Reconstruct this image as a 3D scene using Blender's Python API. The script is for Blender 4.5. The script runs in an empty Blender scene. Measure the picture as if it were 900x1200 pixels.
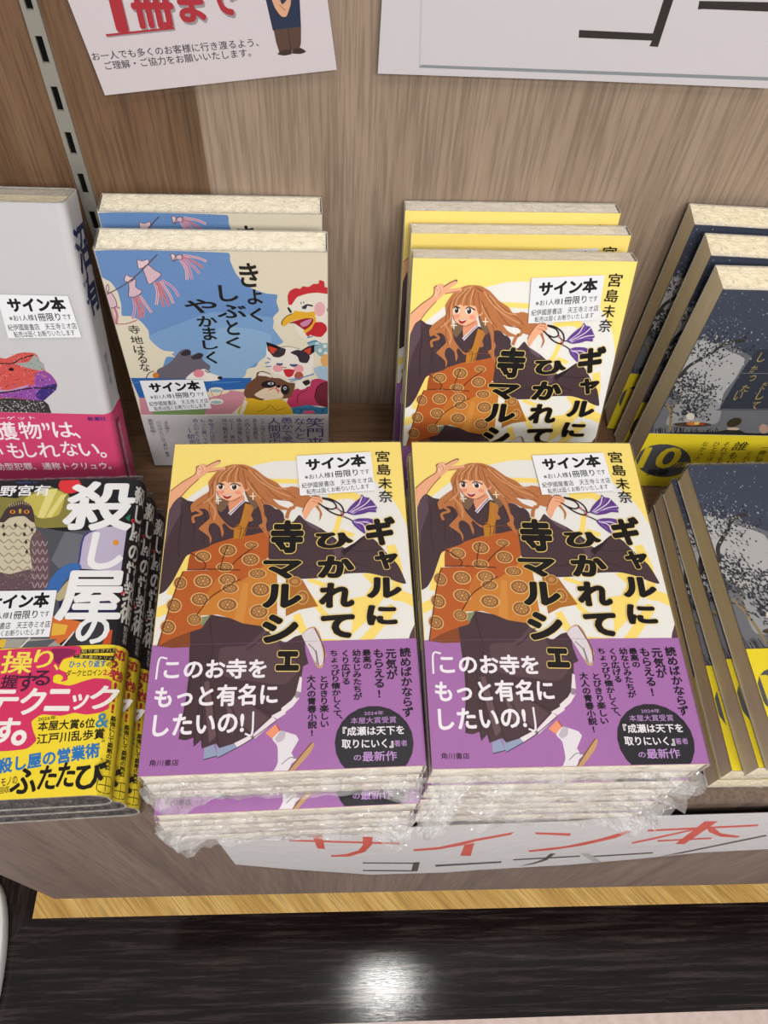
import bpy, bmesh, math, random
from mathutils import Matrix, Vector, noise
C = bpy.context.scene.collection
SH = 0.6764                      # height of the shelf top above the floor (m)
YW = 0.3054                      # wall surface
YF = 0.0019                      # front face of the shelf panel

# ------------------------------------------------------------------ camera
cam = bpy.data.cameras.new('camera'); camo = bpy.data.objects.new('camera', cam); C.objects.link(camo)
cam.sensor_fit = 'VERTICAL'; cam.sensor_height = 36.0; cam.lens = 940.38/1200*36.0
cam.shift_x = 0.0; cam.shift_y = 0.0
cam.clip_start = 0.01
CX, CY, CZ = Vector((0.998476, -0.025542, 0.048930)), Vector((0.004748, -0.843451, -0.537186)), Vector((0.054990, 0.536599, -0.842044))
M = Matrix.Identity(4)
for i in range(3):
    M[i][0] = CX[i]; M[i][1] = -CY[i]; M[i][2] = -CZ[i]
M.translation = Vector((0.094636, -0.102453, 0.481966)) + Vector((0, 0, SH))
camo.matrix_world = M
bpy.context.scene.camera = camo

# ------------------------------------------------------------------ world, lights, exposure
sc = bpy.context.scene
sc.view_settings.view_transform = 'Standard'; sc.view_settings.look = 'None'
sc.view_settings.gamma = 1.0; sc.view_settings.use_curve_mapping = False
sc.view_settings.exposure = 0.06
sc.cycles.transparent_max_bounces = 32
w = bpy.data.worlds.new('shop_ambient'); sc.world = w; w.use_nodes = True
w.node_tree.nodes['Background'].inputs[0].default_value = (1.0, 0.98, 0.96, 1)
w.node_tree.nodes['Background'].inputs[1].default_value = 0.34

def area(name, loc, target, sx, sy, power, col=(1, .975, .945)):
    l = bpy.data.lights.new(name, 'AREA'); l.shape = 'RECTANGLE'; l.size = sx; l.size_y = sy
    l.energy = power; l.color = col
    o = bpy.data.objects.new(name, l); C.objects.link(o); o.location = loc
    o.rotation_euler = (Vector(target) - Vector(loc)).to_track_quat('-Z', 'Y').to_euler()
    return o
area('ceiling_light', (0.55, -1.65, 2.20), (0.15, 0.15, 0.75), 1.8, 0.6, 61)
area('ceiling_light', (0.35, -0.85, 2.85), (0.15, 0.15, 0.7), 1.3, 0.35, 23)
area('ceiling_light', (0.283, 0.070, 2.60), (0.15, -0.05, 0.0), 0.11, 0.11, 6.0)

# ------------------------------------------------------------------ materials
def lin(h):
    h = h.lstrip('#'); h = ''.join(c*2 for c in h) if len(h) == 3 else h
    v = [int(h[i:i+2], 16)/255 for i in (0, 2, 4)]
    return tuple(c/12.92 if c <= .04045 else ((c+.055)/1.055)**2.4 for c in v) + (1,)
MC = {}
def plain(h, rough=.45, spec=.25, metal=0.0):
    k = (h, rough, spec, metal)
    if k not in MC:
        m = bpy.data.materials.new('ink_' + h.lstrip('#')); m.use_nodes = True
        b = m.node_tree.nodes['Principled BSDF']
        c = lin(h); b.inputs['Base Color'].default_value = (c[0]*.68, c[1]*.68, c[2]*.68, 1)
        b.inputs['Roughness'].default_value = rough; b.inputs['Specular IOR Level'].default_value = spec
        b.inputs['Metallic'].default_value = metal
        MC[k] = m
    return MC[k]

def nodes(name):
    m = bpy.data.materials.new(name); m.use_nodes = True
    nt = m.node_tree; return m, nt, nt.nodes['Principled BSDF'], nt.nodes.new, nt.links.new
def wood(name, cols, axis, grain=42., pores=.5, rough=.5, spec=.3, rot=0., wave=.0, bump=.12):
    m, nt, b, N, L = nodes(name)
    tc = N('ShaderNodeTexCoord'); rm = N('ShaderNodeMapping'); rm.inputs['Rotation'].default_value = (0, 0, rot); L(tc.outputs['Object'], rm.inputs[0])
    mp = N('ShaderNodeMapping'); L(rm.outputs[0], mp.inputs[0])
    s = [grain, grain, grain]; s['xyz'.index(axis)] = grain*.045
    mp.inputs['Scale'].default_value = s
    n1 = N('ShaderNodeTexNoise'); n1.inputs['Scale'].default_value = 1.0; n1.inputs['Detail'].default_value = 6; n1.inputs['Roughness'].default_value = .62
    n1.inputs['Distortion'].default_value = .35 + wave
    L(mp.outputs[0], n1.inputs['Vector'])
    r = N('ShaderNodeValToRGB'); e = r.color_ramp.elements
    e[0].position = .28; e[0].color = lin(cols[0]); e[1].position = .72; e[1].color = lin(cols[2])
    k = e.new(.5); k.color = lin(cols[1]); L(n1.outputs['Fac'], r.inputs[0])
    mp2 = N('ShaderNodeMapping'); L(rm.outputs[0], mp2.inputs[0])
    s2 = [grain*13]*3; s2['xyz'.index(axis)] = grain*.42
    mp2.inputs['Scale'].default_value = s2
    n2 = N('ShaderNodeTexNoise'); n2.inputs['Scale'].default_value = 1.0; n2.inputs['Detail'].default_value = 3
    L(mp2.outputs[0], n2.inputs['Vector'])
    r2 = N('ShaderNodeValToRGB'); r2.color_ramp.elements[0].position = .36; r2.color_ramp.elements[1].position = .56
    r2.color_ramp.elements[0].color = (1-pores, 1-pores, 1-pores, 1); L(n2.outputs['Fac'], r2.inputs[0])
    mx = N('ShaderNodeMix'); mx.data_type = 'RGBA'; mx.blend_type = 'MULTIPLY'; mx.inputs[0].default_value = 1
    L(r.outputs[0], mx.inputs[6]); L(r2.outputs[0], mx.inputs[7]); L(mx.outputs[2], b.inputs['Base Color'])
    bp = N('ShaderNodeBump'); bp.inputs['Strength'].default_value = bump; bp.inputs['Distance'].default_value = .0006
    L(n2.outputs['Fac'], bp.inputs['Height']); L(bp.outputs[0], b.inputs['Normal'])
    b.inputs['Roughness'].default_value = rough; b.inputs['Specular IOR Level'].default_value = spec
    return m
def pages(name, c1, c2):
    m, nt, b, N, L = nodes(name)
    tc = N('ShaderNodeTexCoord'); mp = N('ShaderNodeMapping'); L(tc.outputs['Object'], mp.inputs[0])
    mp.inputs['Scale'].default_value = (14, 14, 2600)
    n = N('ShaderNodeTexNoise'); n.inputs['Scale'].default_value = 1; n.inputs['Detail'].default_value = 3; L(mp.outputs[0], n.inputs['Vector'])
    r = N('ShaderNodeValToRGB'); r.color_ramp.elements[0].position = .3; r.color_ramp.elements[1].position = .66
    r.color_ramp.elements[0].color = lin(c1); r.color_ramp.elements[1].color = lin(c2)
    L(n.outputs['Fac'], r.inputs[0]); L(r.outputs[0], b.inputs['Base Color'])
    b.inputs['Roughness'].default_value = .8; b.inputs['Specular IOR Level'].default_value = .15
    return m
def film(name, haze, gloss, scale, strength, rough=.14):
    m = bpy.data.materials.new(name); m.use_nodes = True; nt = m.node_tree; nt.nodes.clear()
    N = nt.nodes.new; L = nt.links.new
    out = N('ShaderNodeOutputMaterial'); tr = N('ShaderNodeBsdfTransparent'); gl = N('ShaderNodeBsdfGlossy'); df = N('ShaderNodeBsdfDiffuse')
    gl.inputs['Roughness'].default_value = rough; df.inputs['Color'].default_value = (.92, .92, .93, 1)
    tc = N('ShaderNodeTexCoord'); mp = N('ShaderNodeMapping'); mp.inputs['Scale'].default_value = (scale, scale*.55, scale); L(tc.outputs['Object'], mp.inputs[0])
    n = N('ShaderNodeTexNoise'); n.inputs['Scale'].default_value = 1; n.inputs['Detail'].default_value = 4; n.inputs['Roughness'].default_value = .55; n.inputs['Distortion'].default_value = 1.4
    L(mp.outputs[0], n.inputs['Vector'])
    bp = N('ShaderNodeBump'); bp.inputs['Strength'].default_value = strength; bp.inputs['Distance'].default_value = .004
    L(n.outputs['Fac'], bp.inputs['Height'])
    L(bp.outputs[0], gl.inputs['Normal'])
    fr = N('ShaderNodeFresnel'); fr.inputs['IOR'].default_value = 1.38; L(bp.outputs[0], fr.inputs['Normal'])
    mu = N('ShaderNodeMath'); mu.operation = 'MULTIPLY_ADD'; mu.inputs[1].default_value = gloss; mu.inputs[2].default_value = 0.0; mu.use_clamp = True
    L(fr.outputs[0], mu.inputs[0])
    m1 = N('ShaderNodeMixShader'); m1.inputs[0].default_value = haze; L(tr.outputs[0], m1.inputs[1]); L(df.outputs[0], m1.inputs[2])
    m2 = N('ShaderNodeMixShader'); L(mu.outputs[0], m2.inputs[0]); L(m1.outputs[0], m2.inputs[1]); L(gl.outputs[0], m2.inputs[2])
    L(m2.outputs[0], out.inputs[0])
    return m
M_FILM = film('clear_film', .0, .30, 34, .30, .09)
M_CRINKLE = film('crumpled_film', .03, .7, 190, 1.0, .08)
M_FLAP = film('crumpled_seam', .12, .6, 260, .9, .14)
M_LAMINATE = film('laminate', .004, .28, 22, .15, .08)
M_PAGE = pages('paper_edges', '#DDD3C4', '#F4EDE0')
M_PAGE_CREAM = pages('cream_paper_edges', '#F0E6CC', '#FBF4DF')
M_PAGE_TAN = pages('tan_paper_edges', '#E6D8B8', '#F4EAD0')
M_PAGE_DARK = pages('dark_paper_edges', '#2A1618', '#3A2022')

# ------------------------------------------------------------------ mesh helpers
def link(name, me, parent=None):
    o = bpy.data.objects.new(name, me); C.objects.link(o)
    if parent: o.parent = parent
    return o
class MB:
    """collects faces with materials, builds one mesh"""
    def __init__(s): s.v = []; s.f = []; s.mi = []; s.mats = []; s.idx = {}; s.sm = []
    def mat(s, m):
        if m.name not in s.idx: s.idx[m.name] = len(s.mats); s.mats.append(m)
        return s.idx[m.name]
    def face(s, pts, m, smooth=False):
        b = len(s.v); s.v += [tuple(p) for p in pts]; s.f.append(tuple(range(b, b+len(pts)))); s.mi.append(s.mat(m)); s.sm.append(smooth)
    def geo(s, vs, fs, m, smooth=False):
        b = len(s.v); s.v += [tuple(p) for p in vs]; k = s.mat(m)
        for f in fs: s.f.append(tuple(i+b for i in f)); s.mi.append(k); s.sm.append(smooth)
    def box(s, x0, y0, z0, x1, y1, z1, m):
        v = [(x, y, z) for z in (z0, z1) for y in (y0, y1) for x in (x0, x1)]
        s.geo(v, [(0, 2, 3, 1), (4, 5, 7, 6), (0, 1, 5, 4), (2, 6, 7, 3), (0, 4, 6, 2), (1, 3, 7, 5)], m)
    def mesh(s, name):
        me = bpy.data.meshes.new(name); me.from_pydata(s.v, [], s.f)
        for m in s.mats: me.materials.append(m)
        me.polygons.foreach_set('material_index', s.mi); me.polygons.foreach_set('use_smooth', s.sm)
        me.update(); return me
def structure(o): o['kind'] = 'structure'; return o
def tag(o, label, cat, group=None):
    o['label'] = label; o['category'] = cat
    if group: o['group'] = group
    return o

# ------------------------------------------------------------------ printing: flat ink shapes and lettering, in mm on a page
_tc = bpy.data.curves.new('lettering', 'FONT'); _to = bpy.data.objects.new('lettering', _tc); C.objects.link(_to)
_gc = {}
def glyphs(text, bold):
    """outline of the lettering in em units; BOLD thickens the strokes by laying shifted copies over each other"""
    k = (text, bold)
    if k not in _gc:
        _tc.body = text; _tc.resolution_u = 3
        dg = bpy.context.evaluated_depsgraph_get(); dg.update()
        me = bpy.data.meshes.new_from_object(_to.evaluated_get(dg))
        v0 = [(v.co.x, v.co.y) for v in me.vertices]; f0 = [tuple(p.vertices) for p in me.polygons]
        bpy.data.meshes.remove(me)
        sh = [(0, 0)]
        if bold > .001:
            nn = 8 if bold < .045 else 14
            sh += [(bold*math.cos(2*math.pi*i/nn), bold*math.sin(2*math.pi*i/nn)) for i in range(nn)]
            if bold > .045: sh += [(bold*.5*math.cos(2*math.pi*i/6), bold*.5*math.sin(2*math.pi*i/6)) for i in range(6)]
        vs = []; fs = []; lift = []
        for dx, dy in sh:
            o = len(vs); vs += [(x+dx, y+dy, len(lift)*3e-7) for x, y in v0]; lift.append(1); fs += [tuple(i+o for i in f) for f in f0]
        xs = [p[0] for p in vs] or [0, 1]; ys = [p[1] for p in vs] or [0, 1]
        _gc[k] = (vs, fs, min(xs), max(xs), min(ys), max(ys))
    return _gc[k]
def smooth_closed(P):
    n = len(P); out = []
    for i in range(n):
        a, b, c, d = P[i-1], P[i], P[(i+1) % n], P[(i+2) % n]
        L = math.dist(b, c); k = max(1, min(5, int(L/1.2)))
        m1 = [.3*(c[j]-a[j]) for j in (0, 1)]; m2 = [.3*(d[j]-b[j]) for j in (0, 1)]
        for m in (m1, m2):
            l = math.hypot(*m)
            if l > L: m[0] *= L/l; m[1] *= L/l
        for q in range(k):
            t = q/k
            out.append(tuple((2*t**3-3*t*t+1)*b[j]+(t**3-2*t*t+t)*m1[j]+(-2*t**3+3*t*t)*c[j]+(t**3-t*t)*m2[j] for j in (0, 1)))
    return out
def smooth_open(P):
    if len(P) < 3: return [tuple(P[0][j]+(P[-1][j]-P[0][j])*t/6 for j in (0, 1)) for t in range(7)]
    Q = [tuple(2*P[0][j]-P[1][j] for j in (0, 1))]+list(P)+[tuple(2*P[-1][j]-P[-2][j] for j in (0, 1))]; out = []
    for i in range(1, len(Q)-2):
        a, b, c, d = Q[i-1:i+3]
        for q in range(4):
            t = q/4
            out.append(tuple(.5*(2*b[j]+(c[j]-a[j])*t+(2*a[j]-5*b[j]+4*c[j]-d[j])*t*t+(-a[j]+3*b[j]-3*c[j]+d[j])*t**3) for j in (0, 1)))
    out.append(tuple(P[-1])); return out
def clip_half(P, ax, v, keep):
    out = []; n = len(P)
    for i in range(n):
        a, b = P[i], P[(i+1) % n]
        ia, ib = (a[ax]-v)*keep >= 0, (b[ax]-v)*keep >= 0
        if ia: out.append(a)
        if ia != ib:
            t = (v-a[ax])/(b[ax]-a[ax]); out.append(tuple(a[j]+t*(b[j]-a[j]) for j in (0, 1)))
    return out
STEP = 1e-6
from mathutils.geometry import tessellate_polygon
def print_art(mb, art, z0, place, rough=.42, spec=.2):
    """lay the ink shapes of ART (mm) on a surface; place(u_mm, v_mm, lift) -> point"""
    box = art[0]; z = z0
    def flat(P, m):
        if box:
            for ax, v, k in ((0, box[0], 1), (1, box[1], 1), (0, box[2], -1), (1, box[3], -1)):
                P = clip_half(P, ax, v, k)
                if len(P) < 3: return
        Q = [P[0]]
        for p in P[1:]:
            if math.dist(p, Q[-1]) > 1e-3: Q.append(p)
        if len(Q) > 3 and math.dist(Q[0], Q[-1]) < 1e-3: Q.pop()
        if len(Q) < 3: return
        tri = tessellate_polygon([[Vector((p[0], p[1], 0)) for p in Q]])
        fs = []
        for t in tri:
            a, b, c = (Q[i] for i in t)
            ar = (b[0]-a[0])*(c[1]-a[1])-(b[1]-a[1])*(c[0]-a[0])
            if abs(ar) < 1e-7: continue
            fs.append(tuple(t) if ar > 0 else tuple(t[::-1]))
        mb.geo([place(p[0], p[1], z) for p in Q], fs, m)
    def letters(text, bold, m, fn):
        vs, fs = glyphs(text, bold)[:2]
        if vs: mb.geo([place(*fn(p[0], p[1]), z+p[2]) for p in vs], fs, m)
        return vs[-1][2] if vs else 0.0
    for it in art[1:]:
        z += STEP; t = it[0]; m = plain(it[1], rough, spec)
        if t == 'p':
            P = [(it[3][i]/10, it[3][i+1]/10) for i in range(0, len(it[3]), 2)]
            flat(smooth_closed(P) if it[2] else P, m)
        elif t == 'e':
            cu, cv, au, av, bu, bv = (x/10 for x in it[2:]); n = 22 if max(abs(au), abs(bv), abs(av)) > 2.2 else 12
            flat([(cu+au*math.cos(k*2*math.pi/n)+bu*math.sin(k*2*math.pi/n), cv+av*math.cos(k*2*math.pi/n)+bv*math.sin(k*2*math.pi/n)) for k in range(n)], m)
        elif t == 'd':
            for i in range(0, len(it[2]), 5):
                cu, cv, ru, rv, ro = (x/10 for x in it[2][i:i+5]); c, s = math.cos(ro), math.sin(ro)
                flat([(cu+ru*math.cos(k*1.047)*c-rv*math.sin(k*1.047)*s, cv+ru*math.cos(k*1.047)*s+rv*math.sin(k*1.047)*c) for k in range(6)], m)
        elif t == 's':
            P = smooth_open([(it[3][i]/10, it[3][i+1]/10) for i in range(0, len(it[3]), 2)]); wd = it[2]/2
            n = len(P); Lf = []; Rt = []
            for i in range(n):
                a, b = P[max(0, i-1)], P[min(n-1, i+1)]; l = math.dist(a, b) or 1
                nx, ny = -(b[1]-a[1])/l*wd, (b[0]-a[0])/l*wd
                Lf.append((P[i][0]+nx, P[i][1]+ny)); Rt.append((P[i][0]-nx, P[i][1]-ny))
            for i in range(n-1): flat([Rt[i], Rt[i+1], Lf[i+1], Lf[i]], m)
        elif t == 'h':
            text, cu, cv, wd, h, ang, bold = it[2:]
            vs, fs, x0, x1, y0, y1 = glyphs(text, bold); c, s = math.cos(ang), math.sin(ang)
            kx, ky = wd/(x1-x0), h/max(y1-y0, .8)
            def fn(x, y):
                X, Y = (x-(x0+x1)/2)*kx, (y-(y0+y1)/2)*ky
                return cu+X*c-Y*s, cv+X*s+Y*c
            z += letters(text, bold, m, fn)
        elif t == 'c':
            text, cu, cv, wd, h, ang, bold, ref = it[2:]
            vs, fs, x0, x1, y0, y1 = glyphs(text, ref); c, s = math.cos(ang), math.sin(ang)
            kx, ky = wd/(x1-x0), h/max(y1-y0, .02)
            def fn(x, y):
                X, Y = (x-(x0+x1)/2)*kx, (y-(y0+y1)/2)*ky
                return cu+X*c-Y*s, cv+X*s+Y*c
            z += letters(text, bold, m, fn)
        elif t == 'v':
            text, ua, va, ub, vb, size, bold = it[2:]; n = len(text); L = math.hypot(ub-ua, vb-va)
            ang = math.atan2(ua-ub, va-vb); pitch = L/n; sz = min(size, pitch*1.12)
            for i, chx in enumerate(text):
                cu, cv = ua+(ub-ua)*(i+.5)/n, va+(vb-va)*(i+.5)/n
                rot = 1 if chx in 'ー―「」『』' else 0
                ox, oy = (.62, .62) if chx in '、。' else ((.3, 0) if chx in '!' else (0, 0))
                def fn(x, y):
                    X, Y = (x-.5+ox)*size, (y-.38+oy)*pitch*1.02
                    if rot: X, Y = Y, -X
                    return cu+X, cv+Y
                zz = letters(chx, bold, m, fn)
            z += zz
    return z

# printed matter, measured in tenths of a millimetre on each cover, band, sticker and sheet
ART = {
 'G_cover': [
  [0.3,62.8,128.7,186.2],["p","#EBE9E4",1,[4,599,1,745,-1,913,60,990,20,1147,37,1393,86,1480,202,1585,298,1655,422,1701,557,1736,677,1739,910,1719,1054,1658,1161,1551,1239,1427,1281,1307,1297,1172,1303,904,1304,791,1296,723,1257,641,1247,605,943,618,497,592]],["s","#FADE78",3.2,[510,1602,678,1597,738,1590]],["s","#FADE78",4.5,[864,1485,1006,1493,1087,1400]],
  ["s","#FADE78",3,[928,1374,901,1267,868,1239]],["s","#FADE78",2.6,[926,1267,998,1236]],["s","#FADE78",4,[1097,1253,1182,1310]],["s","#FADE78",5.5,[124,1141,68,903]],["s","#FADE78",5.5,[-5,803,63,835]],["s","#FADE78",3,[0,607,35,614]],["s","#FADE78",2.6,[756,976,843,939]],["s","#FADE78",3,[756,884,844,766]],["s","#FADE78",4,[695,779,733,678]],["s","#FADE78",5,[1192,1172,1220,1032,1208,898]],
  ["s","#FADE78",6,[1175,872,1238,866,1305,830]],["s","#FADE78",3,[816,628,943,618]],["p","#FADE78",0,[1032,1001,1080,1008,1142,989,1157,899,1149,813,1066,680,995,616,958,618,976,733,972,861,1043,872,1085,937]],["s","#EBE9E4",6,[1174,855,1067,713,973,621]],["s","#FADE78",5,[1191,811,1097,696,1025,615]],["p","#FADE78",0,[539,696,568,695,563,630]],
  ["p","#5A4149",0,[1300,732,1309,673,1304,611,1248,613,1262,657]],
  ["p","#4A383E",1,[-1,1122,5,1259,7,1413,30,1472,60,1506,103,1478,144,1469,187,1439,268,1457,334,1446,398,1469,465,1453,547,1441,589,1401,639,1336,673,1330,706,1374,739,1339,820,1288,900,1219,939,1153,997,1189,1055,1235,1111,1205,1172,1119,1225,1050,1260,941,1219,948,1142,984,1064,1006,953,1005,819,984,717,980,655,988,560,1031,542,1113,321,1137,140,1141,118,1123,68,990,35,930,-1,912,0,1018]],
  ["p","#604B56",1,[6,1403,31,1467,60,1501,76,1461,69,1392,46,1334,21,1259,6,1166]],["p","#604B56",1,[706,1369,747,1329,828,1269,900,1191,973,1140,900,1095,868,1239,779,1289]],["p","#6A5560",1,[743,1334,816,1288,812,1269,763,1299]],["s","#39292F",0.5,[67,1471,79,1372,74,1238,84,1127]],["s","#39292F",0.5,[103,1470,146,1332,148,1199]],["s","#39292F",0.5,[188,1429,211,1331,202,1217]],
  ["s","#39292F",0.6,[939,1153,1037,1138,1150,1145]],["s","#39292F",0.6,[931,1148,939,1094,1065,1045]],["s","#39292F",0.6,[717,1045,875,1059,1017,1028]],["p","#2F2128",0,[931,1148,997,1189,1055,1230,989,1158,940,1108]],
  ["p","#4B373D",0,[174,698,216,738,265,791,371,767,447,736,523,721,569,662,644,627,689,658,719,667,737,649,741,576,756,512,730,500,723,449,691,350,660,310,629,291,649,294,573,241,499,177,425,137,351,116,335,137,272,116,266,155,235,125,231,168,198,157,164,163,170,232,182,359,186,483,180,569]],
  ["p","#5E474D",1,[328,605,452,617,539,696,599,645,630,579,713,500,674,434,627,410,489,431,410,442,330,479]],["p","#5E474D",0,[383,369,494,308,573,249,491,181,436,215]],["p","#6B5257",0,[254,439,285,438,333,172,304,142]],["p","#6B5257",0,[350,395,383,369,420,231,408,169]],["s","#39292F",0.5,[191,551,194,400,166,209]],["s","#39292F",0.5,[241,516,248,357,234,145]],
  ["s","#39292F",0.5,[260,456,262,316,272,128]],["s","#39292F",0.5,[295,413,319,274,347,125]],["s","#39292F",0.5,[358,394,411,271,483,182]],["s","#39292F",0.5,[446,350,541,290,580,265]],["s","#39292F",0.5,[266,770,280,671,292,590,259,481]],["s","#39292F",0.5,[568,695,496,624,453,593]],["p","#ECE2E6",0,[417,136,484,168,499,156,433,114]],["p","#ECE2E6",0,[502,173,588,255,608,236,509,153]],
  ["p","#ECE2E6",0,[582,258,649,293,649,266,611,242]],["p","#ECE2E6",0,[629,294,675,330,695,358,713,341,683,301,630,261]],["p","#ECE2E6",0,[697,370,715,449,725,440,720,370]],["p","#9A8E96",0,[691,346,698,376,716,370,706,337]],["p","#8C7C84",0,[484,168,502,173,509,153,499,152]],["p","#95A3BE",0,[285,118,324,134,344,80,283,66]],["p","#95A3BE",0,[335,135,351,115,416,134,430,114,345,71]],
  ["s","#3A3038",0.4,[283,66,344,80]],["s","#3A3038",0.4,[345,71,430,114,499,155,608,236]],["p","#F09A74",0,[558,177,604,218,625,184,592,149]],["s","#B05038",0.5,[608,215,625,184]],["p","#E6E0E6",1,[590,149,626,186,654,179,700,162,711,142,678,82,689,62,664,0,634,1,601,3,617,39,614,115]],["p","#C4BAC6",1,[626,183,651,179,644,145,614,130,602,146]],
  ["p","#C79E70",1,[664,0,731,80,772,127,784,120,761,75,690,1]],["s","#7A5234",0.5,[664,0,731,80,772,127]],["p","#E6E0E6",1,[595,3,634,24,697,57,701,49,664,22,656,0]],["s","#8A8090",0.4,[634,31,671,60,701,57]],["p","#C9A27A",1,[722,666,756,702,786,709,809,679,827,613,843,549,836,539,822,488,798,491,778,532,749,608]],
  ["p","#DED5DA",1,[725,664,756,696,790,698,808,655,823,589,830,525,811,497,782,532,749,604]],["s","#6A4A3A",0.6,[786,701,814,638,834,573,830,514]],["s","#8A7C84",0.5,[756,616,789,574,798,506]],["s","#8A7C84",0.5,[793,582,806,497]],["p","#8A4A28",0,[23,626,74,669,174,707,181,616,94,614]],
  ["p","#B9602C",0,[143,1150,224,1178,254,1199,360,1237,456,1251,547,1275,546,1113,516,1077,404,1033,248,1044,132,1046,136,1114]],["p","#A9552A",0,[144,1146,222,1084,217,1044,132,1046,136,1114]],["p","#B9602C",0,[113,1040,171,1044,404,1039,406,986,259,874,201,789,239,729,229,715,153,691,82,661,24,624,35,695,54,801,75,903,94,998]],
  ["p","#C47432",0,[227,788,209,839,310,1042,404,1039,399,977,259,872]],["p","#CC8238",0,[547,1099,593,1039,601,727,527,719,432,736,371,765,302,789,201,784,259,879,406,983,513,1050]],["p","#D49044",0,[432,736,386,758,423,963,452,998,443,832]],["p","#B0702F",0,[639,997,725,975,804,821,710,804,642,769]],["p","#B9602C",0,[240,1048,404,1044,551,1104,560,1049,407,972,235,1012]],
  ["p","#CC8238",0,[551,1099,593,1039,598,914,407,972,513,1050]],["p","#84906A",0,[191,771,269,785,235,728]],["e","#E8B574",208,1126,43,-1,2,-35],["e","#8F6038",208,1126,38,-1,2,-30],["e","#C8955A",208,1126,27,-1,1,-22],["e","#8A5A34",227,1125,4,0,0,-4],["e","#8A5A34",222,1114,4,0,0,-4],["e","#8A5A34",209,1110,4,0,0,-4],["e","#8A5A34",195,1115,4,0,0,-4],["e","#8A5A34",188,1126,4,0,0,-4],
  ["e","#8A5A34",193,1137,4,0,0,-4],["e","#8A5A34",207,1141,4,0,0,-4],["e","#8A5A34",221,1136,4,0,0,-4],["e","#8F6038",208,1126,13,0,1,-10],["e","#D8A868",208,1126,7,0,0,-6],["e","#E8B574",334,1160,47,-1,2,-39],["e","#8F6038",334,1160,41,-1,2,-34],["e","#C8955A",334,1160,29,-1,1,-24],["e","#8A5A34",355,1159,5,0,0,-5],["e","#8A5A34",350,1147,5,0,0,-5],["e","#8A5A34",335,1142,5,0,0,-5],
  ["e","#8A5A34",319,1147,5,0,0,-5],["e","#8A5A34",312,1160,5,0,0,-5],["e","#8A5A34",318,1172,5,0,0,-5],["e","#8A5A34",333,1177,5,0,0,-5],["e","#8A5A34",348,1172,5,0,0,-5],["e","#8F6038",334,1160,14,0,1,-12],["e","#D8A868",334,1160,8,0,0,-6],["e","#E8B574",457,1189,36,-1,1,-23],["e","#8F6038",457,1189,31,-1,1,-20],["e","#C8955A",457,1189,22,-1,1,-14],["e","#8A5A34",473,1189,4,0,0,-3],
  ["e","#8A5A34",469,1181,4,0,0,-3],["e","#8A5A34",457,1179,4,0,0,-3],["e","#8A5A34",446,1182,4,0,0,-3],["e","#8A5A34",441,1190,4,0,0,-3],["e","#8A5A34",445,1197,4,0,0,-3],["e","#8A5A34",456,1200,4,0,0,-3],["e","#8A5A34",468,1196,4,0,0,-3],["e","#8F6038",457,1189,11,0,0,-7],["e","#D8A868",457,1189,6,0,0,-4],["e","#E8B574",455,1101,47,-1,1,-38],["e","#8F6038",455,1101,41,-1,1,-33],
  ["e","#C8955A",455,1101,29,-1,1,-24],["e","#8A5A34",476,1101,5,0,0,-5],["e","#8A5A34",470,1089,5,0,0,-5],["e","#8A5A34",455,1084,5,0,0,-5],["e","#8A5A34",440,1090,5,0,0,-5],["e","#8A5A34",433,1102,5,0,0,-5],["e","#8A5A34",439,1114,5,0,0,-5],["e","#8A5A34",454,1119,5,0,0,-5],["e","#8A5A34",469,1113,5,0,0,-5],["e","#8F6038",455,1101,14,0,0,-12],["e","#D8A868",455,1101,8,0,0,-6],
  ["e","#E8B574",323,1059,45,-1,2,-29],["e","#8F6038",323,1059,39,-1,1,-25],["e","#C8955A",323,1059,28,-1,1,-18],["e","#8A5A34",343,1059,5,0,0,-3],["e","#8A5A34",338,1050,5,0,0,-3],["e","#8A5A34",323,1046,5,0,0,-3],["e","#8A5A34",309,1050,5,0,0,-3],["e","#8A5A34",302,1060,5,0,0,-3],["e","#8A5A34",308,1069,5,0,0,-3],["e","#8A5A34",322,1072,5,0,0,-3],["e","#8A5A34",337,1068,5,0,0,-3],
  ["e","#8F6038",323,1059,14,0,0,-9],["e","#D8A868",323,1059,7,0,0,-5],["e","#E8B574",218,980,48,-1,3,-40],["e","#8F6038",218,980,42,-1,2,-34],["e","#C8955A",218,980,30,-1,2,-25],["e","#8A5A34",239,979,5,0,0,-5],["e","#8A5A34",234,967,5,0,0,-5],["e","#8A5A34",219,962,5,0,0,-5],["e","#8A5A34",204,968,5,0,0,-5],["e","#8A5A34",196,980,5,0,0,-5],["e","#8A5A34",202,993,5,0,0,-5],
  ["e","#8A5A34",217,998,5,0,0,-5],["e","#8A5A34",232,992,5,0,0,-5],["e","#8F6038",218,980,14,0,1,-12],["e","#D8A868",218,980,8,0,0,-6],["e","#E8B574",343,985,48,-1,2,-37],["e","#8F6038",343,985,42,-1,2,-32],["e","#C8955A",343,985,30,-1,1,-23],["e","#8A5A34",365,984,5,0,0,-4],["e","#8A5A34",359,972,5,0,0,-4],["e","#8A5A34",344,968,5,0,0,-4],["e","#8A5A34",328,973,5,0,0,-4],
  ["e","#8A5A34",321,985,5,0,0,-4],["e","#8A5A34",327,997,5,0,0,-4],["e","#8A5A34",342,1001,5,0,0,-4],["e","#8A5A34",358,996,5,0,0,-4],["e","#8F6038",343,985,14,0,1,-11],["e","#D8A868",343,985,8,0,0,-6],["e","#E8B574",494,1016,47,-1,1,-30],["e","#8F6038",494,1016,41,-1,1,-26],["e","#C8955A",494,1016,29,-1,1,-19],["e","#8A5A34",515,1016,5,0,0,-4],["e","#8A5A34",510,1006,5,0,0,-4],
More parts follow.
